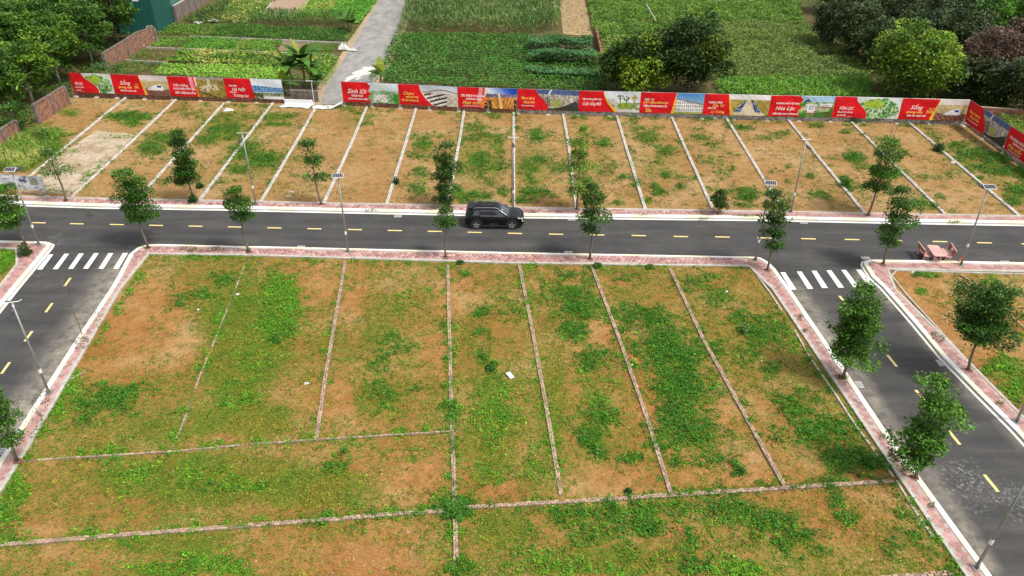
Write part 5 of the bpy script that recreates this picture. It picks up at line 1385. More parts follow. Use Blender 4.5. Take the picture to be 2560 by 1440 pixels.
    if kind == 'avenue':
        c = lerp((150, 130, 60), (205, 190, 110), n3); c = put(c, n2 > .8, (80, 75, 35)); c = put(c, v > .76, (238, 238, 238)); w = np.clip((.76 - v) / .76, 0, 1); c = put(c, (v < .76) & (np.abs(u - .5) < .03 + .40 * w), (222, 208, 178))
        b = (v < .72) & (np.abs(np.abs(u - .5) - (.05 + .26 * w)) < .02 + .07 * w) & (w < .8); c = put(c, b, (120, 150, 200)); c = put(c, b & (n2 > .5), (40, 50, 85)); return put(c, (v < .7) & (n2 > .9), (60, 55, 40))
    if kind == 'school':
        c = lerp((205, 220, 235), (160, 200, 230), np.clip(v, 0, 1)); c = put(c, (v > .70) & (v < .88 - 1.2 * np.abs(u - .16)), (60, 90, 140)); g = v < .72; c[g] = lerp((60, 130, 45), (190, 200, 150), np.clip((n1[g] - .4) * 3 + v[g] * .8 - .2, 0, 1))
        for a, b2, c0, d in ((.12, .5, .26, .62), (.55, .95, .45, .66), (.2, .42, .14, .32)):
            m = (u > a) & (u < b2) & (v > c0) & (v < d); c = put(c, m, (236, 236, 238)); c = put(c, m & (((u * 30) % 1) < .4) & (v < d - .06), (110, 115, 130)); c = put(c, m & (v < c0 + .05), (190, 60, 60))
        return put(c, (v < .16 + .2 * (u - .3)) & (u > .4) & (n1 > .45), (85, 105, 50))
    if kind == 'sketch':
        c = lerp((196, 198, 202), (236, 238, 240), n3); c = put(c, (np.abs(n1 - .5) < .03) & (u > .2), (105, 108, 118)); c = put(c, (n2 > .84) & (u > .25), (130, 132, 142))
        c = put(c, (u > .66) & (u < .76) & (v > .5) & (v < .75), (88, 92, 128)); c = put(c, (u > .80) & (u < .92) & (v > .35) & (v < .82), (150, 154, 130))
        return put(c, u < .2, (232, 235, 240))
    return lerp((200, 200, 200), (220, 220, 220), u)

def banner_print(u, v, split, kind, seed, stripe):
    """whole banner: red panel left of a curved or slanted border, picture to its right"""
    k, s0, s1 = split
    if k == 'slant': bx = s0 + (s1 - s0) * (1 - v)
    elif k == 'curve': bx = s0 + (s1 - s0) * np.clip(1 - v * 1.05, 0, 1) ** 1.7
    elif k == 'wave': bx = s0 + (s1 - s0) * (.5 - .5 * np.cos(np.clip(1.15 - v * 1.15, 0, 1) * math.pi))
    else: bx = s0 + (s1 - s0) * (1 - v) + .018 * np.sign(np.sin(v * 18)) + .012 * np.sin(v * 31)
    pu = np.clip((u - s0) / (1 - s0), 0, 1)
    c = pic(kind, pu, v, seed)
    red = u < bx
    rr = np.array(RED, float) * (1 - .06 * (vnoise(u * 6, v * 3, 1, 88) > .6))[..., None]
    c[red] = rr[red]
    if stripe == 'yellow': m = (u >= bx) & (u < bx + .045 * (1.15 - v)); c[m] = (250, 190, 60)
    if stripe == 'thin': m = (u >= bx - .004) & (u < bx + .012); c[m] = (245, 225, 205)
    if stripe == 'bars':
        for a, b, v0, cl in ((bx - .12, bx - .055, .30, (243, 160, 170)), (bx - .055, bx - .02, -.1, (232, 60, 60)), (bx - .02, bx + .0, .55, (252, 235, 225)), (bx - .045, bx + .0, -.1, (244, 120, 55))):
            m = (u >= a) & (u < b) & (v > v0) & ~((cl == (244, 120, 55)) & (v > .55)); c[m] = cl
    return c

def text_mesh(body, size, m, shear=0.0, bold=0.0):
    cu = bpy.data.curves.new('lettering', 'FONT'); cu.body = body; cu.size = size; cu.shear = shear; cu.offset = bold
    cu.extrude = 0.0; cu.align_x = 'LEFT'; cu.resolution_u = 2
    o = bpy.data.objects.new('lettering', cu); COL.objects.link(o)
    dg = bpy.context.evaluated_depsgraph_get(); ev = o.evaluated_get(dg)
    me = bpy.data.meshes.new_from_object(ev)
    bpy.data.objects.remove(o); bpy.data.curves.remove(cu)
    me.materials.clear(); me.materials.append(m); me.name = 'lettering'
    return me

ZB0, ZB1 = .52, 2.62
def banner(a, b, label, split, kind, seed, stripe, texts, zb=(ZB0, ZB1), name='printed_banner', nu=140, nv=48, legs=(0.0, .5)):
    d = b - a; L = np.linalg.norm(d); ang = math.atan2(d[1], d[0])
    t = thing(name, label, 'banner', (a[0], a[1], 0), ang, group='printed banners of the boundary fence')
    u, v = np.meshgrid(np.linspace(0, 1, nu + 1), np.linspace(0, 1, nv + 1))
    c = banner_print(u.ravel(), v.ravel(), split, kind, seed, stripe) if kind != 'sketch' else pic('sketch', u.ravel(), v.ravel(), seed)
    sag = .008 * np.sin(u * 31 + seed) * np.sin(v * 4 + u * 9) + .022 * np.sin(u * 9 + v * 6 + seed) + .003 * np.sin(u * 60 + v * 22)
    V = np.stack([u * (L - .02) + .01, -.05 + sag, zb[0] + v * (zb[1] - zb[0])], -1).reshape(-1, 3)
    i = np.arange(V.shape[0]).reshape(nv + 1, nu + 1)
    F = np.stack([i[:-1, :-1], i[:-1, 1:], i[1:, 1:], i[1:, :-1]], -1).reshape(-1, 4)
    link('banner_sheet', fast_mesh('banner_sheet', V, F, PRINT, smooth=True, point_col=np.clip(s2l(c) * .9, 0, 1)), t)
    for s, x, y, sz, cl, sh in texts:
        me = text_mesh(s, sz, M_texty if cl == 'y' else M_textw, sh, .008 if sh == 0 else .004)
        o = link('lettering', me, t); o.location = (x * L, -.11, zb[0] + y * (zb[1] - zb[0])); o.rotation_euler = (math.pi / 2, 0, 0)
        w = max(v_.co.x for v_ in me.vertices) if len(me.vertices) else 1
        mxw = (split[1] * .93 - x) * L if kind != 'sketch' else L
        if w > mxw: o.scale = (mxw / w, 1, 1)
    fr = MB()
    for z in (zb[0] + .04, zb[1] - .03): fr.tube([(0, .03, z), (L, .03, z)], [.02, .02], 4)
    obj('frame_rail', fr, M_steel, t)
    for k in legs:
        obj('post', MB().tube([(k * L + .04, .04, -.02), (k * L + .04, .04, zb[1])], [.03, .03], 5), M_steel, t)
        obj('footing', MB().hexa([(k * L - .22, -.18, .0), (k * L + .26, -.2, .0), (k * L + .3, .2, .0), (k * L - .18, .16, .0)], [(k * L - .12, -.1, .12), (k * L + .18, -.12, .11), (k * L + .18, .12, .1), (k * L - .1, .1, .12)]), M_conc, t)
    return t
HL = [('HÒA LẠC', .09, .40, .42, 'w', 0), ('Khu đô thị vệ tinh', .07, .24, .27, 'w', .2), ('của Hà Nội ______', .07, .09, .24, 'w', .1)]
SG = [('Sống', .14, .50, .56, 'w', .3), ('phong cách', .10, .32, .33, 'y', 0), ('Sinh lời vượt trội', .12, .16, .25, 'w', 0), ('lên tới', .42, .52, .2, 'y', .4), ('30%', .39, .33, .42, 'y', 0)]
DT = [('Đầu tư giá trị', .06, .52, .34, 'y', 0), ('sống an nhiên', .10, .33, .34, 'y', 0), ('Thị trường mới, cùng đón nguồn thịnh vượng', .06, .18, .17, 'w', .4)]
TD = [('TÁI ĐỊNH NGHĨA', .05, .55, .32, 'w', 0), ('KHÔNG GIAN', .14, .40, .25, 'w', 0), ('Phát triển', .07, .18, .50, 'y', .4), ('Dẫn đầu xu hướng đầu tư mới', .09, .08, .14, 'w', .2)]
BN_L = [('leftmost banner: red panel HÒA LẠC beside a green plan, papaya leaves over it', ('wave', .30, .62), 'plan', 1, 'thin', HL),
 ('banner with papaya leaf over its red Sống panel and a white train at left', ('slant', .50, .54), 'train', 2, 'yellow', SG),
 ('banner BẤT ĐỘNG SẢN with pink bars beside an ochre picture', ('slant', .50, .53), 'ruin', 3, 'bars', [('Tiềm Năng', .08, .52, .34, 'w', .4), ('CHO NHÀ ĐẦU TƯ', .08, .35, .30, 'w', 0), ('BẤT ĐỘNG SẢN', .10, .14, .30, 'w', 0)]),
 ('banner Hà Nội with a blue glass hall picture next to the gap', ('slant', .46, .50), 'hall', 4, '', [('TÂM ĐIỂM', .08, .60, .18, 'w', 0), ('Hà Nội', .12, .38, .46, 'w', .3), ('ĐẦU TƯ', .08, .27, .18, 'w', 0), ('Tương Lai', .12, .08, .40, 'w', .3)])]
for k, (lab, sp, kd, sd_, stp, tx) in enumerate(BN_L): banner(FL[k], FL[k + 1], lab, sp, kd, sd_, stp, tx)
BN_R = [('banner Sinh lời with torn red panel edge, first right of the gap', ('torn', .50, .47), 'campus', 5, '', [('Sinh lời', .09, .45, .66, 'w', .4), ('TRỌN ĐỜI', .16, .29, .26, 'w', 0), ('tương lai vững chắc', .10, .14, .26, 'w', 0)]),
 ('banner with yellow NHỊP ĐÔ THỊ lettering and a grey station roof', ('curve', .36, .58), 'station', 6, 'thin', [('Chạm', .07, .50, .46, 'y', .4), ('NHỊP ĐÔ THỊ', .12, .35, .27, 'y', 0), ('MỞ LỐI TƯƠNG LAI', .05, .18, .27, 'y', 0)]),
 ('back fence banner TÁI ĐỊNH NGHĨA with pale bars and golden night road', ('slant', .48, .44), 'night', 7, 'bars', TD),
 ('banner Đầu tư giá trị in yellow with aerial town picture on the back fence', ('wave', .30, .50), 'town', 8, '', DT),
 ('banner Cuộc Sống Mới with palms and a park', ('curve', .40, .60), 'palms', 9, 'yellow', [('TIÊN PHONG KIẾN TẠO', .06, .58, .20, 'w', 0), ('Cuộc Sống Mới', .06, .32, .48, 'w', .4)]),
 ('banner ĐẤT NỀN HÒA LẠC with a white villa row and blue sky', ('slant', .56, .50), 'villas', 10, 'yellow', [('Đầu Tư', .06, .62, .28, 'w', .4), ('ĐẤT NỀN HÒA LẠC', .05, .47, .27, 'y', 0), ('TIỀM NĂNG SINH LỜI', .05, .31, .24, 'w', 0), ('lên tới', .09, .22, .14, 'y', .4), ('30%', .09, .06, .36, 'y', 0)]),
 ('banner VÙNG TÂM Đầu Tư with a long boulevard picture', ('slant', .36, .42), 'avenue', 11, 'yellow', [('VÙNG TÂM', .07, .56, .26, 'w', 0), ('Đầu Tư', .13, .40, .34, 'y', .4), ('AN CƯ', .07, .29, .24, 'w', 0), ('Lý Tưởng', .12, .10, .34, 'y', .4)]),
 ('banner THÀNH PHỐ VỆ TINH with white buildings on green', ('torn', .50, .46), 'school', 12, '', [('THÀNH PHỐ VỆ TINH', .09, .60, .23, 'w', 0), ('Hòa Lạc', .09, .32, .54, 'w', .4), ('ĐIỂM HẸN CHO TƯƠNG LAI', .06, .10, .22, 'w', 0)]),
 ('banner HÒA LẠC with a large green plan, second from the right corner', ('wave', .32, .52), 'plan', 13, '', HL),
 ('banner Sống with 30% in yellow and a white train at the right corner', ('slant', .56, .47), 'train', 14, 'yellow', SG)]
for k, (lab, sp, kd, sd_, stp, tx) in enumerate(BN_R): banner(FR[k], FR[k + 1], lab, sp, kd, sd_, stp, tx, legs=(0, .5) if k < 9 else (0, .5, .99))
banner(FS[0], FS[1], 'first side banner past the right corner, Đầu tư giá trị seen at a slant', ('wave', .36, .50), 'town', 8, '', DT, legs=(0, .5))
banner(FS[1], FS[2], 'side banner TÁI ĐỊNH NGHĨA cut by the right edge', ('slant', .52, .48), 'night', 7, 'bars', TD, legs=(0, .5))
# greyscale poster on a low frame at the left edge
pa, pb = G(-55, 478), G(122, 492)
ps = banner(pa, pb, 'greyscale printed sheet on a low frame beside the upper pavement', ('slant', .0, .0), 'sketch', 15, '', [], zb=(.55, 1.75), name='printed_sheet', nu=70, nv=24, legs=(.3, .98))
# bare frame in the banner gap, fallen white sheet
ga, gb = FL[-1], FR[0]
d = gb - ga; L = np.linalg.norm(d); ang = math.atan2(d[1], d[0])
t = thing('banner_frame', 'bare rod frame of the missing banner in the gap before the lane', 'frame', (*ga, 0), ang)
for z in (.5, 1.5, 2.55): obj('frame_rail', MB().tube([(0, 0, z), (L, 0, z)], [.018, .018], 5), M_steel, t)
for k in (.0, .14, .30, .5, .65, .8, 1.0): obj('post', MB().tube([(k * L, 0, 0 if k in (.5, 1.0, 0.0) else .5), (k * L, 0, 2.55)], [.028 if k in (.5, 0, 1) else .012] * 2, 5), M_whitemetal if k == .5 else M_steel, t)
obj('cloth_scrap', MB().box((.47 * L, -.02, 2.56), (.75, .06, .07)), M_vinyl, t)
def cloth(name, label, cat, origin, nu, nv, fn, m=None, ang=0.0):
    u, v = np.meshgrid(np.linspace(0, 1, nu + 1), np.linspace(0, 1, nv + 1))
    X, Y, Z = fn(u, v); V = np.stack([X, Y, Z], -1).reshape(-1, 3); i = np.arange(V.shape[0]).reshape(nv + 1, nu + 1)
    F = np.stack([i[:-1, :-1], i[:-1, 1:], i[1:, 1:], i[1:, :-1]], -1).reshape(-1, 4)
    o = link(name, fast_mesh(name, V, F, m or M_vinyl, smooth=True)); o.location = (*origin, 0); o.rotation_euler = (0, 0, ang)
    o.modifiers.new('thickness', 'SOLIDIFY').thickness = .012
    return tag(o, label, cat)
def fall(u, v):
    s = v * 1.75; hang = np.minimum(s, .50); lay = np.maximum(0, s - .50)
    return (-.15 + u * .50 * L + .18 * (v - .3) * (u - .5) + .1 * np.sin(v * 5), -.05 - lay * .95 - .05 * np.sin(u * 9) * v + .12 * np.sin(u * 3.5) * (v > .4) * v,
            .06 + np.maximum(0, .52 - hang) + .07 * np.abs(np.sin(u * 8 + v * 5)) * v)
cloth('fallen_banner', 'large white banner back hanging down and lying on the soil below the gap', 'banner', ga, 26, 16, fall, ang=ang)
def curl(u, v):
    x = .51 * L + u * .49 * L
    return (x, -.1 - v * (.85 - .35 * u) + .1 * np.sin(u * 7) - .25 * np.sin(u * 3.1) * v - .45 * (1 - u) * .8, .06 + .44 * np.clip((u - .55) / .45, 0, 1) ** 1.6 + .10 * np.abs(np.sin(u * 9 + v * 3)) * (1 - v * .5))
cloth('fallen_banner', 'curled white banner end caught on the post left of the Sinh lời banner', 'banner', ga, 24, 10, curl, ang=ang)

# loose white things
def crumple(px, rx, ry, h, label, name, cat, m=M_vinyl, seed=1, n=14):
    X0, Y0 = G(*px); q = ppm(X0, Y0)
    r = np.random.default_rng(seed)
    def fn(u, v):
        a = u * 2 * np.pi; R = v
        w = 1 + .25 * np.sin(a * 3 + seed) + .15 * np.sin(a * 7 + 2 * seed)
        return (R * w * rx * np.cos(a), R * w * ry * np.sin(a), .05 + h * np.clip(1 - R ** 2, 0, 1) * (.75 + .35 * np.sin(a * 4 + seed + R * 5)))
    return cloth(name, label, cat, (X0, Y0), n, 7, fn, m)
crumple((571, 277), .55, .35, .22, 'crumpled white bag in the upper plot below the ochre banner', 'plastic_bag', 'bag', seed=2)
crumple((860, 124), .75, .55, .75, 'heap of white sacks at the left edge of the lane', 'sack_heap', 'sacks', M_lime, seed=3)
crumple((882, 127), .55, .3, .25, 'low flattened white sack on the lane beside the heap', 'sack', 'sack', M_lime, seed=4)
crumple((535, 54), .8, .35, .3, 'white sheeting beside the cabbage bed near the teal building', 'plastic_sheet', 'sheet', seed=5)
crumple((496, 58), .7, .3, .25, 'smaller white sheeting nearest the teal building', 'plastic_sheet', 'sheet', seed=6)
crumple((1795, 3), 1.3, .5, .4, 'white sheet lying in the rough grass at the top edge', 'plastic_sheet', 'sheet', seed=7)
crumple((1788, 296), .45, .3, .2, 'pale rubble bag against the white wall under the boulevard banner', 'rubble_bag', 'bag', M_lime, seed=8)
crumple((2382, 408), .28, .25, .2, 'pale stone heap beside the rightmost plot divider', 'stone_heap', 'stones', M_rock, seed=9)
crumple((2280, 684), .10, .09, .12, 'tiny white litter on the corner plot behind the benches', 'litter', 'litter', seed=10)
crumple((1816, 731), .11, .08, .08, 'tiny white litter in the plot right of the dark weeds', 'litter', 'litter', seed=11)
crumple((495, 776), .09, .08, .06, 'tiny white litter on the leftmost orange plot', 'litter', 'litter', seed=12)
crumple((594, 738), .13, .1, .1, 'pale litter clump beside the half buried divider', 'litter', 'litter', M_lime, seed=13)
crumple((767, 960), .16, .11, .05, 'flat pale cardboard scrap in the second plot', 'cardboard', 'cardboard', M_lime, seed=14)
crumple((726, 482), .3, .12, .14, 'pale stone on the upper soil left of the middle lamp', 'stone', 'stone', M_rock, seed=15)
crumple((722, 492), .32, .12, .12, 'second pale stone on the upper soil left of the middle lamp', 'stone', 'stone', M_rock, seed=16)
X0, Y0 = G(1275, 943)
o = tag(obj('foam_board', MB().box((0, 0, .14), (.27, .52, .05), R=(Matrix.Rotation(.55, 3, 'Z') @ Matrix.Rotation(.08, 3, 'X'))), M_vinyl), 'small white foam board lying in the weedy middle plot', 'board'); o.location = (X0, Y0, 0)
a_, b_ = G(178, 951), G(216, 934)
o = tag(obj('cut_branch', MB().tube([(0, 0, .08), ((b_ - a_)[0] * .5, (b_ - a_)[1] * .5 + .05, .12), ((b_ - a_)[0], (b_ - a_)[1], .15)], [.05, .035, .02], 6), M_palebark), 'pale dead branch lying at the left edge of the orange plot', 'branch'); o.location = (*a_, 0)
# dark table like shelter in the maize
X0, Y0 = G(1175, 32); t = thing('shelter', 'low black sheet shelter on poles inside the maize field', 'shelter', (X0, Y0, -.1))
obj('sheet_roof', MB().hexa([(-1.2, -.5, 1.0), (1.2, -.5, 1.1), (1.3, .6, 1.25), (-1.2, .6, 1.2)], [(-1.2, -.5, 1.06), (1.2, -.5, 1.16), (1.3, .6, 1.31), (-1.2, .6, 1.26)]), M_black, t)
for x, y in ((-1.1, -.45), (1.1, -.45), (-1.1, .5), (1.1, .5)): obj('pole', MB().tube([(x, y, 0), (x, y, 1.15)], [.04, .04], 5), M_wood, t)
for q, lab in (((1106, 40), 'grey stake left of the shelter in the maize'), ((1196, 46), 'grey stake right of the shelter in the maize')):
    X0, Y0 = G(*q); o = tag(obj('stake', MB().tube([(0, 0, -.1), (.05, 0, 1.5)], [.04, .03], 5), M_conc), lab, 'stake'); o.location = (X0, Y0, 0)
# bare thin conifer like stem right of the lane
X0, Y0 = G(1017, 32); t = thing('thin_tree', 'thin dark nearly bare tree beside the lane at the top edge', 'tree', (X0, Y0, -.1))
obj('trunk', MB().tube([(0, 0, 0), (.05, 0, 2), (0, 0, 4)], [.05, .04, .015], 6), M_bark, t)
tw = MB(); P = []
for k in range(22):
    z = .8 + k * .14; a = k * 2.1; e = np.array([.6 * math.cos(a), .6 * math.sin(a), z + .12]); tw.tube([(0, 0, z), tuple(e)], [.015, .006], 4)
    P += [e * f + np.array([0, 0, z * (1 - f)]) + rng.normal(0, .04, 3) for f in (.6, .8, 1)]
obj('twigs', tw, M_bark, t); P = np.array(P); link('needles', leaves_mesh('needles', P, .2, .05, jitter((.03, .06, .02), len(P))), t)

# ------------------------------------------------------------------ teal building and navy shed (upper left)
c0, c1 = G(397, 84), G(437, 52)
d = (c1 - c0) / np.linalg.norm(c1 - c0); n = np.array([-d[1], d[0]]); Lb = 9.0
t = thing('teal_building', 'tall teal clad building at the upper left, cut by the top edge', 'building', (*c0, -.1), math.atan2(d[1], d[0]))
Lw = np.linalg.norm(c1 - c0); Dp = 5.0
obj('wall', MB().box((Lw / 2, Dp / 2, 4.5), (Lw, Dp, 9)), M_teal, t)
seam = MB()
for k in range(1, int(Lw / .5)): seam.box((k * .5, -.015, 4.5), (.03, .03, 9))
for k in range(1, 10): seam.box((-.015, k * .5, 4.5), (.03, .03, 9))
tag(obj('cladding_rib', seam, M_teal, t), kind='stuff')
obj('roof', MB().box((Lw / 2, Dp / 2, 9.1), (Lw + .4, Dp + .4, .2)), M_conc, t)
obj('wall_sign', MB().hexa([(-.03, 1.6, 4.3), (-.03, 2.4, 4.3), (-.03, 2.4, 4.5), (-.03, 1.6, 4.5)], [(-.06, 1.6, 4.3), (-.06, 2.4, 4.3), (-.06, 2.4, 4.5), (-.06, 1.6, 4.5)]), M_whitemetal, t)
obj('low_wing', MB().box((Lw + 1.6, Dp * .5, 2.2), (3.2, Dp, 4.4)), mat('pale_teal', (.05, .17, .14), .6), t)
s0 = G(372, 66); t2 = thing('navy_shed', 'dark navy sheet shed in the trees left of the teal building', 'shed', (*s0, -.1), math.atan2(d[1], d[0]))
obj('wall', MB().box((-1.5, 2.2, 1.2), (3.0, 4.0, 2.4)), M_navy, t2)
obj('roof', MB().hexa([(-3.2, 0, 2.45), (.2, 0, 2.45), (.2, 4.4, 2.9), (-3.2, 4.4, 2.9)], [(-3.2, 0, 2.53), (.2, 0, 2.53), (.2, 4.4, 2.98), (-3.2, 4.4, 2.98)]), M_navy, t2)
obj('gutter_pipe', MB().tube([(.2, -.05, 0), (.2, -.05, 2.5)], [.05, .05], 6), M_whitemetal, t2)

# ------------------------------------------------------------------ solar street lamps
def make_lamp():
    t = thing('solar_street_lamp', 'x', 'street lamp')
    obj('base_plate', MB().box((0, 0, .02), (.36, .36, .03)), M_steel, t)
    obj('pole', MB().tube([(0, 0, .02), (0, 0, 3), (0, 0, 5.75)], [.075, .06, .042], 8), M_steel, t, smooth=True)
    fin = MB()
    for a in (0, math.pi / 2): fin.box((0, 0, .12), (.26, .012, .2), a)
    obj('base_fin', fin, M_steel, t)
    obj('label_band', MB().cyl((0, 0, 1.55), .082, .22, 'Z', 10), M_whitemetal, t)
    # panel leans to +Y, lamp head points to -Y
    tilt = math.radians(20); R = Matrix.Rotation(-tilt, 3, 'X'); c = Vector((0, .10, 5.95))
    pf = obj('solar_panel', MB().box(c, (.74, .42, .035), R=R), M_whitemetal, t)
    for i in range(6):
        cc = c + R @ Vector((-.295 + i * .118, 0, .022))
        obj('solar_cell', MB().box(cc, (.098, .36, .012), R=R), M_cell, pf)
    obj('bracket', MB().tube([(0, 0, 5.7), (0, .06, 5.92)], [.06, .04], 6), M_whitemetal, t)
    obj('arm', MB().tube([(0, 0, 5.55), (0, -.3, 5.62), (0, -.42, 5.62)], [.035, .03, .025], 6), M_steel, t)
    h = MB().hexa([(-.13, -.95, 5.58), (.13, -.95, 5.58), (.09, -.4, 5.58), (-.09, -.4, 5.58)], [(-.11, -.93, 5.66), (.11, -.93, 5.66), (.07, -.42, 5.68), (-.07, -.42, 5.68)])
    lh = obj('lamp_head', h, M_lamp, t)
    obj('diffuser', MB().box((0, -.72, 5.573), (.18, .36, .012)), M_whitemetal, lh)
    return t
lamp = make_lamp(); first = True
for b, rz, lab in (((98, 613), math.pi, 'solar lamp at the far left corner, panel above the greyscale sheet'), ((870, 630), math.pi, 'solar lamp on the lower kerb left of the car, its panel over a pale divider'),
                   ((1888, 651), math.pi - .12, 'solar lamp at the right crossing corner beside the dark tiered tree'), ((2402, 662), math.pi, 'solar lamp on the lower kerb beside the pink benches'),
                   ((640, 512), .02, 'solar lamp on the upper pavement at left, panel seen edge on'), ((1283, 524), 0, 'solar lamp on the upper pavement rising behind the black car'), ((1977, 530), .05, 'solar lamp on the upper pavement at right, head hanging over the plots'),
                   ((123, 983), .25, 'solar lamp beside the left road with thin pole across the asphalt'), ((2440, 1420), math.pi / 2, 'nearest solar lamp at lower right, only its pole in view'), ((2541, 1054), math.pi / 2, 'solar lamp foot at the right edge on the outer pavement')):
    p = G(*b, ZP)
    if first:
        lamp.location = (*p, ZP); lamp.rotation_euler = (0, 0, rz); lamp['label'] = lab; lamp['group'] = 'solar street lamps'; first = False
    else:
        q_ = dup(lamp, (*p, ZP), rz, lab, 'solar street lamps')
        if b[0] == 2440: q_.scale = (1, 1, 1.08); q_.rotation_euler = (.06, 0, rz)

# ------------------------------------------------------------------ storm drain gratings
M_slat = mat('grating_slat', (.60, .60, .58), .6, 0, .2)
def make_drain():
    t = thing('drain_grating', 'x', 'drain')
    obj('pit_frame', MB().box((0, 0, .008), (.62, .42, .012)), M_gap, t)
    for i in range(6): obj('slat', MB().box((-.25 + i * .1, 0, .022), (.035, .40, .02)), M_slat, t)
    return t
dr = None
dirm = math.atan2(d0[1], d0[0])
for q, rz, lab in (((995, 541), dirm, 'drain grating at the upper gutter left of the dark scooter tree'), ((1429, 549), dirm, 'drain grating at the upper gutter just right of the car'), ((2009, 557), dirm, 'drain grating at the upper gutter in front of the right lamp'),
                   ((752, 618), dirm, 'drain grating at the lower gutter left of the middle lamp'), ((1421, 632), dirm, 'white splashed drain grating at the lower gutter right of the car'), ((2164, 646), dirm, 'drain grating at the corner gutter above the right crossing'), ((2514, 656), dirm, 'drain grating at the lower gutter right of the benches'),
                   ((2148, 962), math.pi / 2, 'drain grating at the inner gutter of the right road below the large tree'), ((2352, 908), math.pi / 2, 'broken drain grating at the outer gutter of the right road'),
                   ((10, 752), math.pi / 2, 'drain grating in the white kerb at the left edge'), ((8, 1128), math.pi / 2, 'drain grating at the left edge beside the lowest left tree')):
    p = G(*q)
    if dr is None: dr = make_drain(); dr.location = (*p, 0); dr.rotation_euler = (0, 0, rz); dr['label'] = lab; dr['group'] = 'storm drain gratings'
    else: dup(dr, (*p, 0), rz, lab, 'storm drain gratings')

# ------------------------------------------------------------------ pink stone benches and table
def board(c, L, W, T, rz=0, tilt=0.0, axis='Y', bev=.05):
    """flat slab with cut corners, long side along Y"""
    x, y = W / 2, L / 2
    o = [(-x + bev, -y), (x - bev, -y), (x, -y + bev), (x, y - bev), (x - bev, y), (-x + bev, y), (-x, y - bev), (-x, -y + bev)]
    R = Matrix.Rotation(tilt, 3, 'Y')
    f = lambda z: [tuple(R @ Vector((px, py, z)) + Vector(c)) for px, py in o]
    return MB().hexa(f(-T / 2), f(T / 2))
def leg_frame(y, w, h, flare=.10, th=.07):
    """curved stone leg: an H of two bowed feet with a cross bar, in the XZ plane at depth y"""
    mb = MB()
    for s in (-1, 1):
        pr = [(s * w * .38, h), (s * w * .30, h * .62), (s * w * .33, h * .34), (s * (w * .5 + flare * .4), 0)]
        for (x0, z0), (x1, z1) in zip(pr, pr[1:]):
            hw = .042
            mb.hexa([(x0 - hw, y - th / 2, z0), (x0 + hw, y - th / 2, z0), (x0 + hw, y + th / 2, z0), (x0 - hw, y + th / 2, z0)], [(x1 - hw, y - th / 2, z1), (x1 + hw, y - th / 2, z1), (x1 + hw, y + th / 2, z1), (x1 - hw, y + th / 2, z1)])
    mb.box((0, y, h * .36), (w * .62, th * .8, .07)); mb.box((0, y, h - .04), (w * .8, th * .9, .06))
    return mb
def bench(loc, rz, label, face):
    t = thing('stone_bench', label, 'bench', (*loc, 0), rz, group='pink stone benches')
    L = 1.25
    obj('seat', board((0, 0, .42), L, .40, .055), M_pink, t)
    obj('backrest', board((-face * .29, 0, .74), L * .98, .36, .05, tilt=-face * math.radians(102) + (math.pi if face > 0 else 0)), M_red, t)
    obj('backrest_cap', MB().box((-face * .335, 0, .925), (.06, L * .98, .022)), M_pink, t)
    for s in (-1, 1):
        obj('leg', leg_frame(s * L * .36, .40, .39), M_red if False else M_pink, t)
        mb = MB(); x0 = -face * .18
        for (xa, za), (xb, zb) in (((x0, .38), (-face * .25, .6)), ((-face * .25, .6), (-face * .31, .86))):
            mb.hexa([(xa - .03, s * L * .36 - .035, za), (xa + .03, s * L * .36 - .035, za), (xa + .03, s * L * .36 + .035, za), (xa - .03, s * L * .36 + .035, za)], [(xb - .03, s * L * .36 - .035, zb), (xb + .03, s * L * .36 - .035, zb), (xb + .03, s * L * .36 + .035, zb), (xb - .03, s * L * .36 + .035, zb)])
        obj('back_support', mb, M_red, t)
        obj('armrest', MB().tube([(-face * .26, s * L * .36, .62), (face * .02, s * L * .36, .60), (face * .04, s * L * .36, .44)], [.03, .03, .03], 5), M_red, t)
    return t
tc = (G(2319, 613, .74) + G(2344, 613, .74) + G(2365, 640, .74) + G(2337, 640, .74)) / 4
ax = (G(2319, 613, .74) + G(2344, 613, .74)) / 2 - (G(2337, 640, .74) + G(2365, 640, .74)) / 2
rzT = math.atan2(ax[1], ax[0]) - math.pi / 2
Lt = np.linalg.norm(ax)
t = thing('stone_table', 'pink stone table between two pink benches on the road edge', 'table', (*tc, 0), rzT)
obj('tabletop', board((0, 0, .715), Lt * 1.02, .80, .055, bev=.09), M_pink, t)
for s in (-1, 1): obj('leg', leg_frame(s * Lt * .33, .62, .69), M_pink, t)
obj('stretcher', MB().box((0, 0, .25), (.08, Lt * .66, .08)), M_pink, t)
cl = (G(2302, 616, .44) + G(2308, 616, .44) + G(2325, 644, .44) + G(2312, 644, .44)) / 4
cr = (G(2350, 618, .44) + G(2363, 618, .44) + G(2385, 646, .44) + G(2371, 646, .44)) / 4
bench(cl, rzT + .02, 'left pink bench with its back turned to the road tree', 1)
rb_ = bench(cr, rzT - .06, 'right pink bench with a white paper pasted on its red backrest', -1)
obj('paper_notice', MB().box((.262, -.02, .76), (.012, .26, .22), R=Matrix.Rotation(math.radians(12), 3, 'Y')), M_paper, rb_)
p = G(2393, 660); t = thing('plastic_stake', 'orange plastic stake leaning beside the lamp foot next to the benches', 'stake', (*p, 0))
obj('blade', MB().tube([(0, 0, 0), (.12, .02, .32), (.22, .05, .62)], [.02, .05, .06], 6), M_orange, t)

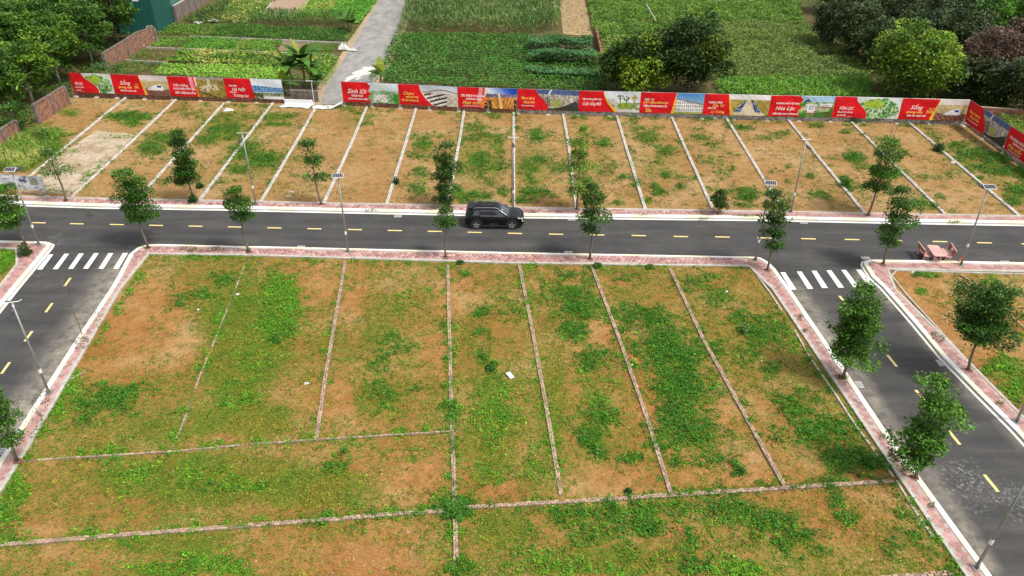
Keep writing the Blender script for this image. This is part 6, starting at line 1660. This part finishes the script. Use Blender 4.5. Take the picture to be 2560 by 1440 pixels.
# ------------------------------------------------------------------ black car
M_car = mat('black_paint', (.004, .004, .005), .25, 0, .05, spec=.3, coat=.3)
M_glass = mat('tinted_glass', (.030, .033, .040), .10, 0, .05, spec=.8)
M_screen = mat('windscreen_glass', (.045, .060, .072), .05, 0, .1, spec=.9)
M_clad = mat('black_cladding', (.018, .018, .019), .6)
M_tyre = mat('tyre_rubber', (.016, .016, .016), .85)
M_rim = mat('bright_alloy', (.62, .62, .63), .3, .5, .03)
M_darkrim = mat('dark_alloy', (.02, .02, .022), .4)
M_head = mat('headlight_white', (.80, .82, .84), .2)
M_tail = mat('tail_red', (.12, .008, .008), .25)
M_chrome = mat('chrome', (.55, .56, .57), .2, .9, .03)
wr, wf = G(1191, 571.5), G(1280, 572.5)
wdir = (wf - wr); wb = np.linalg.norm(wdir); wdir /= wb; cn = np.array([-wdir[1], wdir[0]])
near_mid = (wr + wf) / 2
HWT = .90
cc = near_mid + cn * (HWT - .10)
sc = wb / 2.65
t = thing('suv_car', 'glossy black compact suv parked by the upper kerb', 'car', (*cc, 0), math.atan2(wdir[1], wdir[0]))
# stations: x, half width sill, half width belt, half width roof, z bottom, z belt, z top
ST_ = [(-2.20, .60, .62, .50, .42, .78, .90), (-2.15, .74, .76, .58, .32, .88, 1.02), (-2.02, .84, .84, .62, .26, .98, 1.24), (-1.85, .88, .87, .63, .24, 1.01, 1.47), (-1.62, .90, .885, .635, .24, 1.01, 1.585), (-1.30, .90, .885, .64, .24, 1.00, 1.625), (-.80, .90, .885, .65, .24, .98, 1.645),
       (-.20, .90, .885, .65, .24, .965, 1.64), (.18, .90, .885, .64, .24, .96, 1.615), (.42, .90, .885, .63, .24, .96, 1.56), (.70, .90, .885, .66, .24, .965, 1.385), (.98, .90, .885, .72, .24, .975, 1.185), (1.16, .90, .88, .78, .24, .985, 1.07), (1.40, .895, .875, .78, .24, .985, 1.055), (1.70, .88, .86, .76, .24, .965, 1.035),
       (1.92, .85, .83, .72, .26, .93, .99), (2.08, .79, .77, .66, .30, .82, .90), (2.17, .68, .68, .56, .36, .70, .76), (2.20, .55, .55, .45, .42, .60, .64)]
V = []; F = []
for (x, ws, wbl, wrf, zb, zl, zt) in ST_:
    half = [(0, zb), (ws * .9, zb), (ws, zb + .10), (ws * 1.005, zb + (zl - zb) * .55), (wbl, zl), (wbl * .55 + wrf * .45, zl + (zt - zl) * .45), (wrf, zt - (zt - zl) * .10), (wrf * .72, zt - .006), (0, zt + .012)]
    ring = [(x, y, z) for y, z in half] + [(x, -y, z) for y, z in half[-2:0:-1]]
    V += ring
m_ = 16
for i in range(len(ST_) - 1):
    for k in range(m_):
        j = (k + 1) % m_; F.append((i * m_ + k, i * m_ + j, (i + 1) * m_ + j, (i + 1) * m_ + k))
F.append(tuple(range(m_))); F.append(tuple((len(ST_) - 1) * m_ + k for k in range(m_ - 1, -1, -1)))
mb = MB(); mb.v = V; mb.f = F
body = obj('body', mb, M_car, t, smooth=True)
body.modifiers.new('smooth', 'SUBSURF').levels = 2; body.modifiers['smooth'].render_levels = 2
from mathutils.bvhtree import BVHTree
_dg = bpy.context.evaluated_depsgraph_get(); _dg.update()
_me = body.evaluated_get(_dg).to_mesh()
BODY_TREE = BVHTree.FromPolygons([v.co.copy() for v in _me.vertices], [tuple(q.vertices) for q in _me.polygons])
def on_body(p, direction, out=.010):
    o = Vector(p) - Vector(direction) * 3
    hit, nrm, _, _ = BODY_TREE.ray_cast(o, Vector(direction))
    if hit is None: return tuple(p)
    if nrm.dot(Vector(direction)) > 0: nrm = -nrm
    return tuple(hit + nrm * out)
def wrap(mb, direction, out=.010):
    mb.v = [on_body(p, direction, out) for p in mb.v]; return mb
def interp(x):
    a = np.array(ST_); return [float(np.interp(x, a[:, 0], a[:, k])) for k in range(1, 7)]
def side_pt(x, f, out=.012):
    ws, wbl, wrf, zb, zl, zt = interp(x)
    y = wbl + (wrf - wbl) * f * .95; z = zl + (zt - zl) * f * .94
    return y + out, z
def side_glass(x0, x1, f0, f1a, f1b, sgn, xin0=0, xin1=0):
    mb = MB(); n = 6
    lo = []; hi = []
    for i in range(n + 1):
        s = i / n
        xl = x0 + (x1 - x0) * s; xh = x0 + xin0 + (x1 - xin1 - x0 - xin0) * s
        y, z = side_pt(xl, f0); lo.append((xl, sgn * y, z)); y, z = side_pt(xh, f1a + (f1b - f1a) * s); hi.append((xh, sgn * y, z))
    mid = []
    for i in range(n): mb.quad(lo[i], lo[i + 1], hi[i + 1], hi[i])
    return mb
for sg in (-1, 1):
    obj('side_window', wrap(side_glass(-1.02, -.20, .10, .80, .80, sg, .03, .0), (0, -sg, 0)), M_glass, t)
    obj('side_window', wrap(side_glass(-.12, .95, .10, .80, .78, sg, .0, .62), (0, -sg, 0)), M_glass, t)
    obj('side_window', wrap(side_glass(-1.58, -1.08, .20, .78, .78, sg, .12, .02), (0, -sg, 0)), M_glass, t)
    obj('roof_rail', MB().tube([(-1.55, sg * .61, 1.60), (-1.2, sg * .63, 1.668), (.0, sg * .64, 1.678), (.38, sg * .62, 1.60)], [.018, .022, .022, .016], 5), M_chrome, t)
    obj('sill_trim', MB().box((0, sg * .915, .30), (1.75, .03, .13)), M_clad, t)
    obj('chrome_strip', MB().box((0, sg * .917, .46), (.62, .014, .028)), M_chrome, t)
    for xh in (-.55, .35): obj('door_handle', MB().box((xh, sg * .905, .86), (.2, .03, .035)), M_car, t)
    seam = MB()
    for xs in (-1.02, -.16, .85): seam.box((xs, sg * .907, .66), (.012, .01, .56))
    obj('door_seam', seam, M_clad, t)
    mi = MB().hexa([(.72, sg * .90, .98), (.90, sg * .90, .98), (.88, sg * 1.07, 1.0), (.76, sg * 1.07, 1.0)], [(.74, sg * .90, 1.08), (.90, sg * .90, 1.08), (.87, sg * 1.06, 1.11), (.77, sg * 1.06, 1.11)])
    obj('wing_mirror', mi, M_car, t)
    # lamps: slim T shaped daytime light and lower lamp
    hb = MB()
    P_ = lambda x, y, z: (x, sg * y, z)
    def bar(a, b, r): hb.tube([P_(*a), P_(*b)], [r, r], 5)
    bar((1.98, .80, .90), (2.13, .66, .86), .026); bar((1.78, .87, .92), (1.98, .80, .90), .022); bar((2.06, .765, .86), (2.115, .755, .64), .024); bar((2.115, .755, .64), (2.16, .66, .60), .03)
    obj('headlight', hb, M_head, t)
    obj('tail_light', MB().hexa([P_(-2.16, .60, .84), P_(-2.06, .83, .84), P_(-2.0, .845, .96), P_(-2.12, .62, .98)], [P_(-2.20, .58, .85), P_(-2.10, .86, .86), P_(-2.02, .87, .97), P_(-2.155, .62, .99)]), M_tail, t)
    for xw in (-1.325, 1.325):
        w = thing('wheel', None, None)
        del_ = w; w.parent = t
        w.location = (xw, sg * .80, .35)
        # tyre: lathe profile
        pr = [(.22, -.11), (.30, -.115), (.345, -.09), (.352, -.03), (.352, .03), (.345, .09), (.30, .115), (.22, .11)]
        mbt = MB(); nn = 28
        for k in range(nn):
            a = 2 * math.pi * k / nn; mbt.v += [(r_ * math.cos(a), y_ * 1.0, r_ * math.sin(a)) for r_, y_ in pr]
        for k in range(nn):
            j = (k + 1) % nn
            for q in range(len(pr)):
                q2 = (q + 1) % len(pr); mbt.f.append((k * len(pr) + q, k * len(pr) + q2, j * len(pr) + q2, j * len(pr) + q))
        obj('tyre', mbt, M_tyre, w, smooth=False)
        obj('rim', MB().cyl((0, sg * .07, 0), .235, .04, 'Y', 24), M_darkrim, w)
        sp = MB()
        for k in range(5):
            a = 2 * math.pi * k / 5 + .3
            ca, sa = math.cos(a), math.sin(a)
            f_ = lambda r_, o_, y_: (r_ * ca - o_ * sa, sg * y_, r_ * sa + o_ * ca)
            sp.hexa([f_(.05, -.022, .092), f_(.14, -.018, .092), f_(.232, -.075, .092), f_(.225, .035, .092), f_(.13, .022, .092), f_(.05, .018, .092)],
                    [f_(.05, -.022, .115), f_(.14, -.018, .115), f_(.232, -.075, .110), f_(.225, .035, .110), f_(.13, .022, .115), f_(.05, .018, .115)])
        obj('spokes', sp, M_rim, w)
        ar = MB(); na = 14
        pts = [(xw + .43 * math.cos(math.pi * k / na - .10 + .2 * k / na), sg * .895, .35 + .43 * math.sin(math.pi * k / na - .10 + .2 * k / na)) for k in range(na + 1)]
        ar.tube(pts, [.035] * len(pts), 5); obj('arch_trim', ar, M_clad, t)
        obj('wheel_well', MB().cyl((xw, sg * .80, .37), .40, .22, 'Y', 22), M_clad, t)
# windscreen and rear window lie just proud of the body
def across(xa, xb, fa, fb, out=.016, n=6):
    mb = MB()
    def pt(x, s, wf_):
        ws, wbl, wrf, zb, zl, zt = interp(x); return (x, s * wf_, zt - .10 * (zt - zl) * abs(s) ** 3 + out + .004)
    for i in range(4):
        x0 = xa + (xb - xa) * i / 4; x1 = xa + (xb - xa) * (i + 1) / 4
        w0 = fa + (fb - fa) * i / 4; w1 = fa + (fb - fa) * (i + 1) / 4
        for k in range(n):
            s0, s1 = -1 + 2 * k / n, -1 + 2 * (k + 1) / n
            mb.quad(pt(x0, s0, w0), pt(x0, s1, w0), pt(x1, s1, w1), pt(x1, s0, w1))
    return mb
obj('windscreen', wrap(across(.45, 1.08, .50, .64), (0, 0, -1)), M_screen, t, smooth=True)
obj('rear_window', wrap(across(-1.90, -2.06, .50, .54), (0, 0, -1)), M_glass, t, smooth=True)
obj('spoiler', MB().hexa([(-2.0, -.60, 1.55), (-1.62, -.62, 1.585), (-1.62, .62, 1.585), (-2.0, .60, 1.55)], [(-2.02, -.58, 1.585), (-1.6, -.60, 1.625), (-1.6, .60, 1.625), (-2.02, .58, 1.585)]), M_car, t)
obj('antenna_fin', MB().hexa([(-1.45, -.03, 1.62), (-1.25, -.02, 1.63), (-1.25, .02, 1.63), (-1.45, .03, 1.62)], [(-1.46, -.012, 1.70), (-1.42, -.012, 1.70), (-1.42, .012, 1.70), (-1.46, .012, 1.70)]), M_clad, t)
rib = MB()
for y in (-.32, -.11, .11, .32): rib.box((-.5, y, 1.648), (1.6, .03, .012))
obj('roof_rib', rib, M_car, t)
obj('grille', MB().hexa([(2.16, -.55, .50), (2.16, .55, .50), (2.12, .60, .74), (2.12, -.60, .74)], [(2.215, -.50, .50), (2.215, .50, .50), (2.18, .55, .73), (2.18, -.55, .73)]), M_clad, t)
obj('front_bumper', MB().hexa([(2.0, -.78, .26), (2.17, -.6, .26), (2.17, .6, .26), (2.0, .78, .26)], [(2.02, -.8, .46), (2.22, -.6, .46), (2.22, .6, .46), (2.02, .8, .46)]), M_clad, t)
obj('rear_bumper', MB().hexa([(-2.19, -.66, .30), (-1.9, -.86, .28), (-1.9, .86, .28), (-2.19, .66, .30)], [(-2.24, -.66, .56), (-1.9, -.89, .54), (-1.9, .89, .54), (-2.24, .66, .56)]), M_clad, t)
wiper = MB().tube([(1.10, -.5, 1.13), (.98, -.05, 1.21)], [.012, .01], 4).tube([(1.12, .1, 1.13), (1.0, .5, 1.2)], [.012, .01], 4)
obj('wiper', wiper, M_clad, t)
obj('bonnet_gap', MB().box((1.13, 0, 1.083), (.05, 1.36, .02)), M_clad, t)
obj('sticker', MB().box((.62, -.52, 1.452), (.10, .09, .012), R=Matrix.Rotation(.58, 3, 'Y')), M_paper, t)

# ------------------------------------------------------------------ scooter under the dark tree
p = G(1119, 514, ZP); t = thing('motor_scooter', 'dark motor scooter parked under the tall dark tree on the upper pavement', 'motorbike', (p[0] + .05, p[1] + .35, ZP), math.radians(-82))
for xw in (-.6, .6):
    mbt = MB(); nn = 20
    pr = [(.19, -.05), (.25, -.045), (.265, 0), (.25, .045), (.19, .05)]
    for k in range(nn):
        a = 2 * math.pi * k / nn; mbt.v += [(xw + r_ * math.cos(a), y_, .265 + r_ * math.sin(a)) for r_, y_ in pr]
    for k in range(nn):
        j = (k + 1) % nn
        for q in range(len(pr)):
            q2 = (q + 1) % len(pr); mbt.f.append((k * len(pr) + q, k * len(pr) + q2, j * len(pr) + q2, j * len(pr) + q))
    obj('wheel', mbt, M_tyre, t)
obj('body_shell', MB().hexa([(-.62, -.12, .48), (-.05, -.16, .34), (-.05, .16, .34), (-.62, .12, .48)], [(-.75, -.10, .74), (-.05, -.14, .70), (-.05, .14, .70), (-.75, .10, .74)]), M_car, t, smooth=False)
obj('seat', MB().hexa([(-.72, -.12, .74), (-.05, -.15, .70), (-.05, .15, .70), (-.72, .12, .74)], [(-.68, -.10, .83), (-.08, -.12, .79), (-.08, .12, .79), (-.68, .10, .83)]), M_clad, t)
obj('floorboard', MB().box((.15, 0, .32), (.45, .28, .10)), M_clad, t)
obj('front_shield', MB().hexa([(.34, -.17, .30), (.42, -.17, .30), (.42, .17, .30), (.34, .17, .30)], [(.40, -.20, .90), (.52, -.16, .90), (.52, .16, .90), (.40, .20, .90)]), M_car, t)
obj('shield_trim', MB().box((.50, 0, .72), (.03, .10, .34)), M_whitemetal, t)
obj('front_mudguard', MB().hexa([(.40, -.07, .52), (.80, -.07, .44), (.80, .07, .44), (.40, .07, .52)], [(.45, -.05, .58), (.72, -.05, .54), (.72, .05, .54), (.45, .05, .58)]), M_car, t)
obj('fork', MB().tube([(.46, .09, .9), (.60, .09, .27)], [.025, .02], 5).tube([(.46, -.09, .9), (.60, -.09, .27)], [.025, .02], 5), M_steel, t)
obj('handlebar', MB().tube([(.34, -.34, 1.02), (.42, 0, .98), (.34, .34, 1.02)], [.02, .03, .02], 5), M_clad, t)
obj('headlight', MB().box((.50, 0, .96), (.10, .24, .12)), M_head, t)
for s in (-1, 1):
    obj('mirror', MB().tube([(.36, s * .26, 1.02), (.38, s * .32, 1.2)], [.009, .009], 4).box((.38, s * .34, 1.23), (.02, .11, .07)), M_chrome, t)
obj('exhaust', MB().tube([(-.1, -.15, .28), (-.7, -.17, .36)], [.04, .055], 6), M_chrome, t)
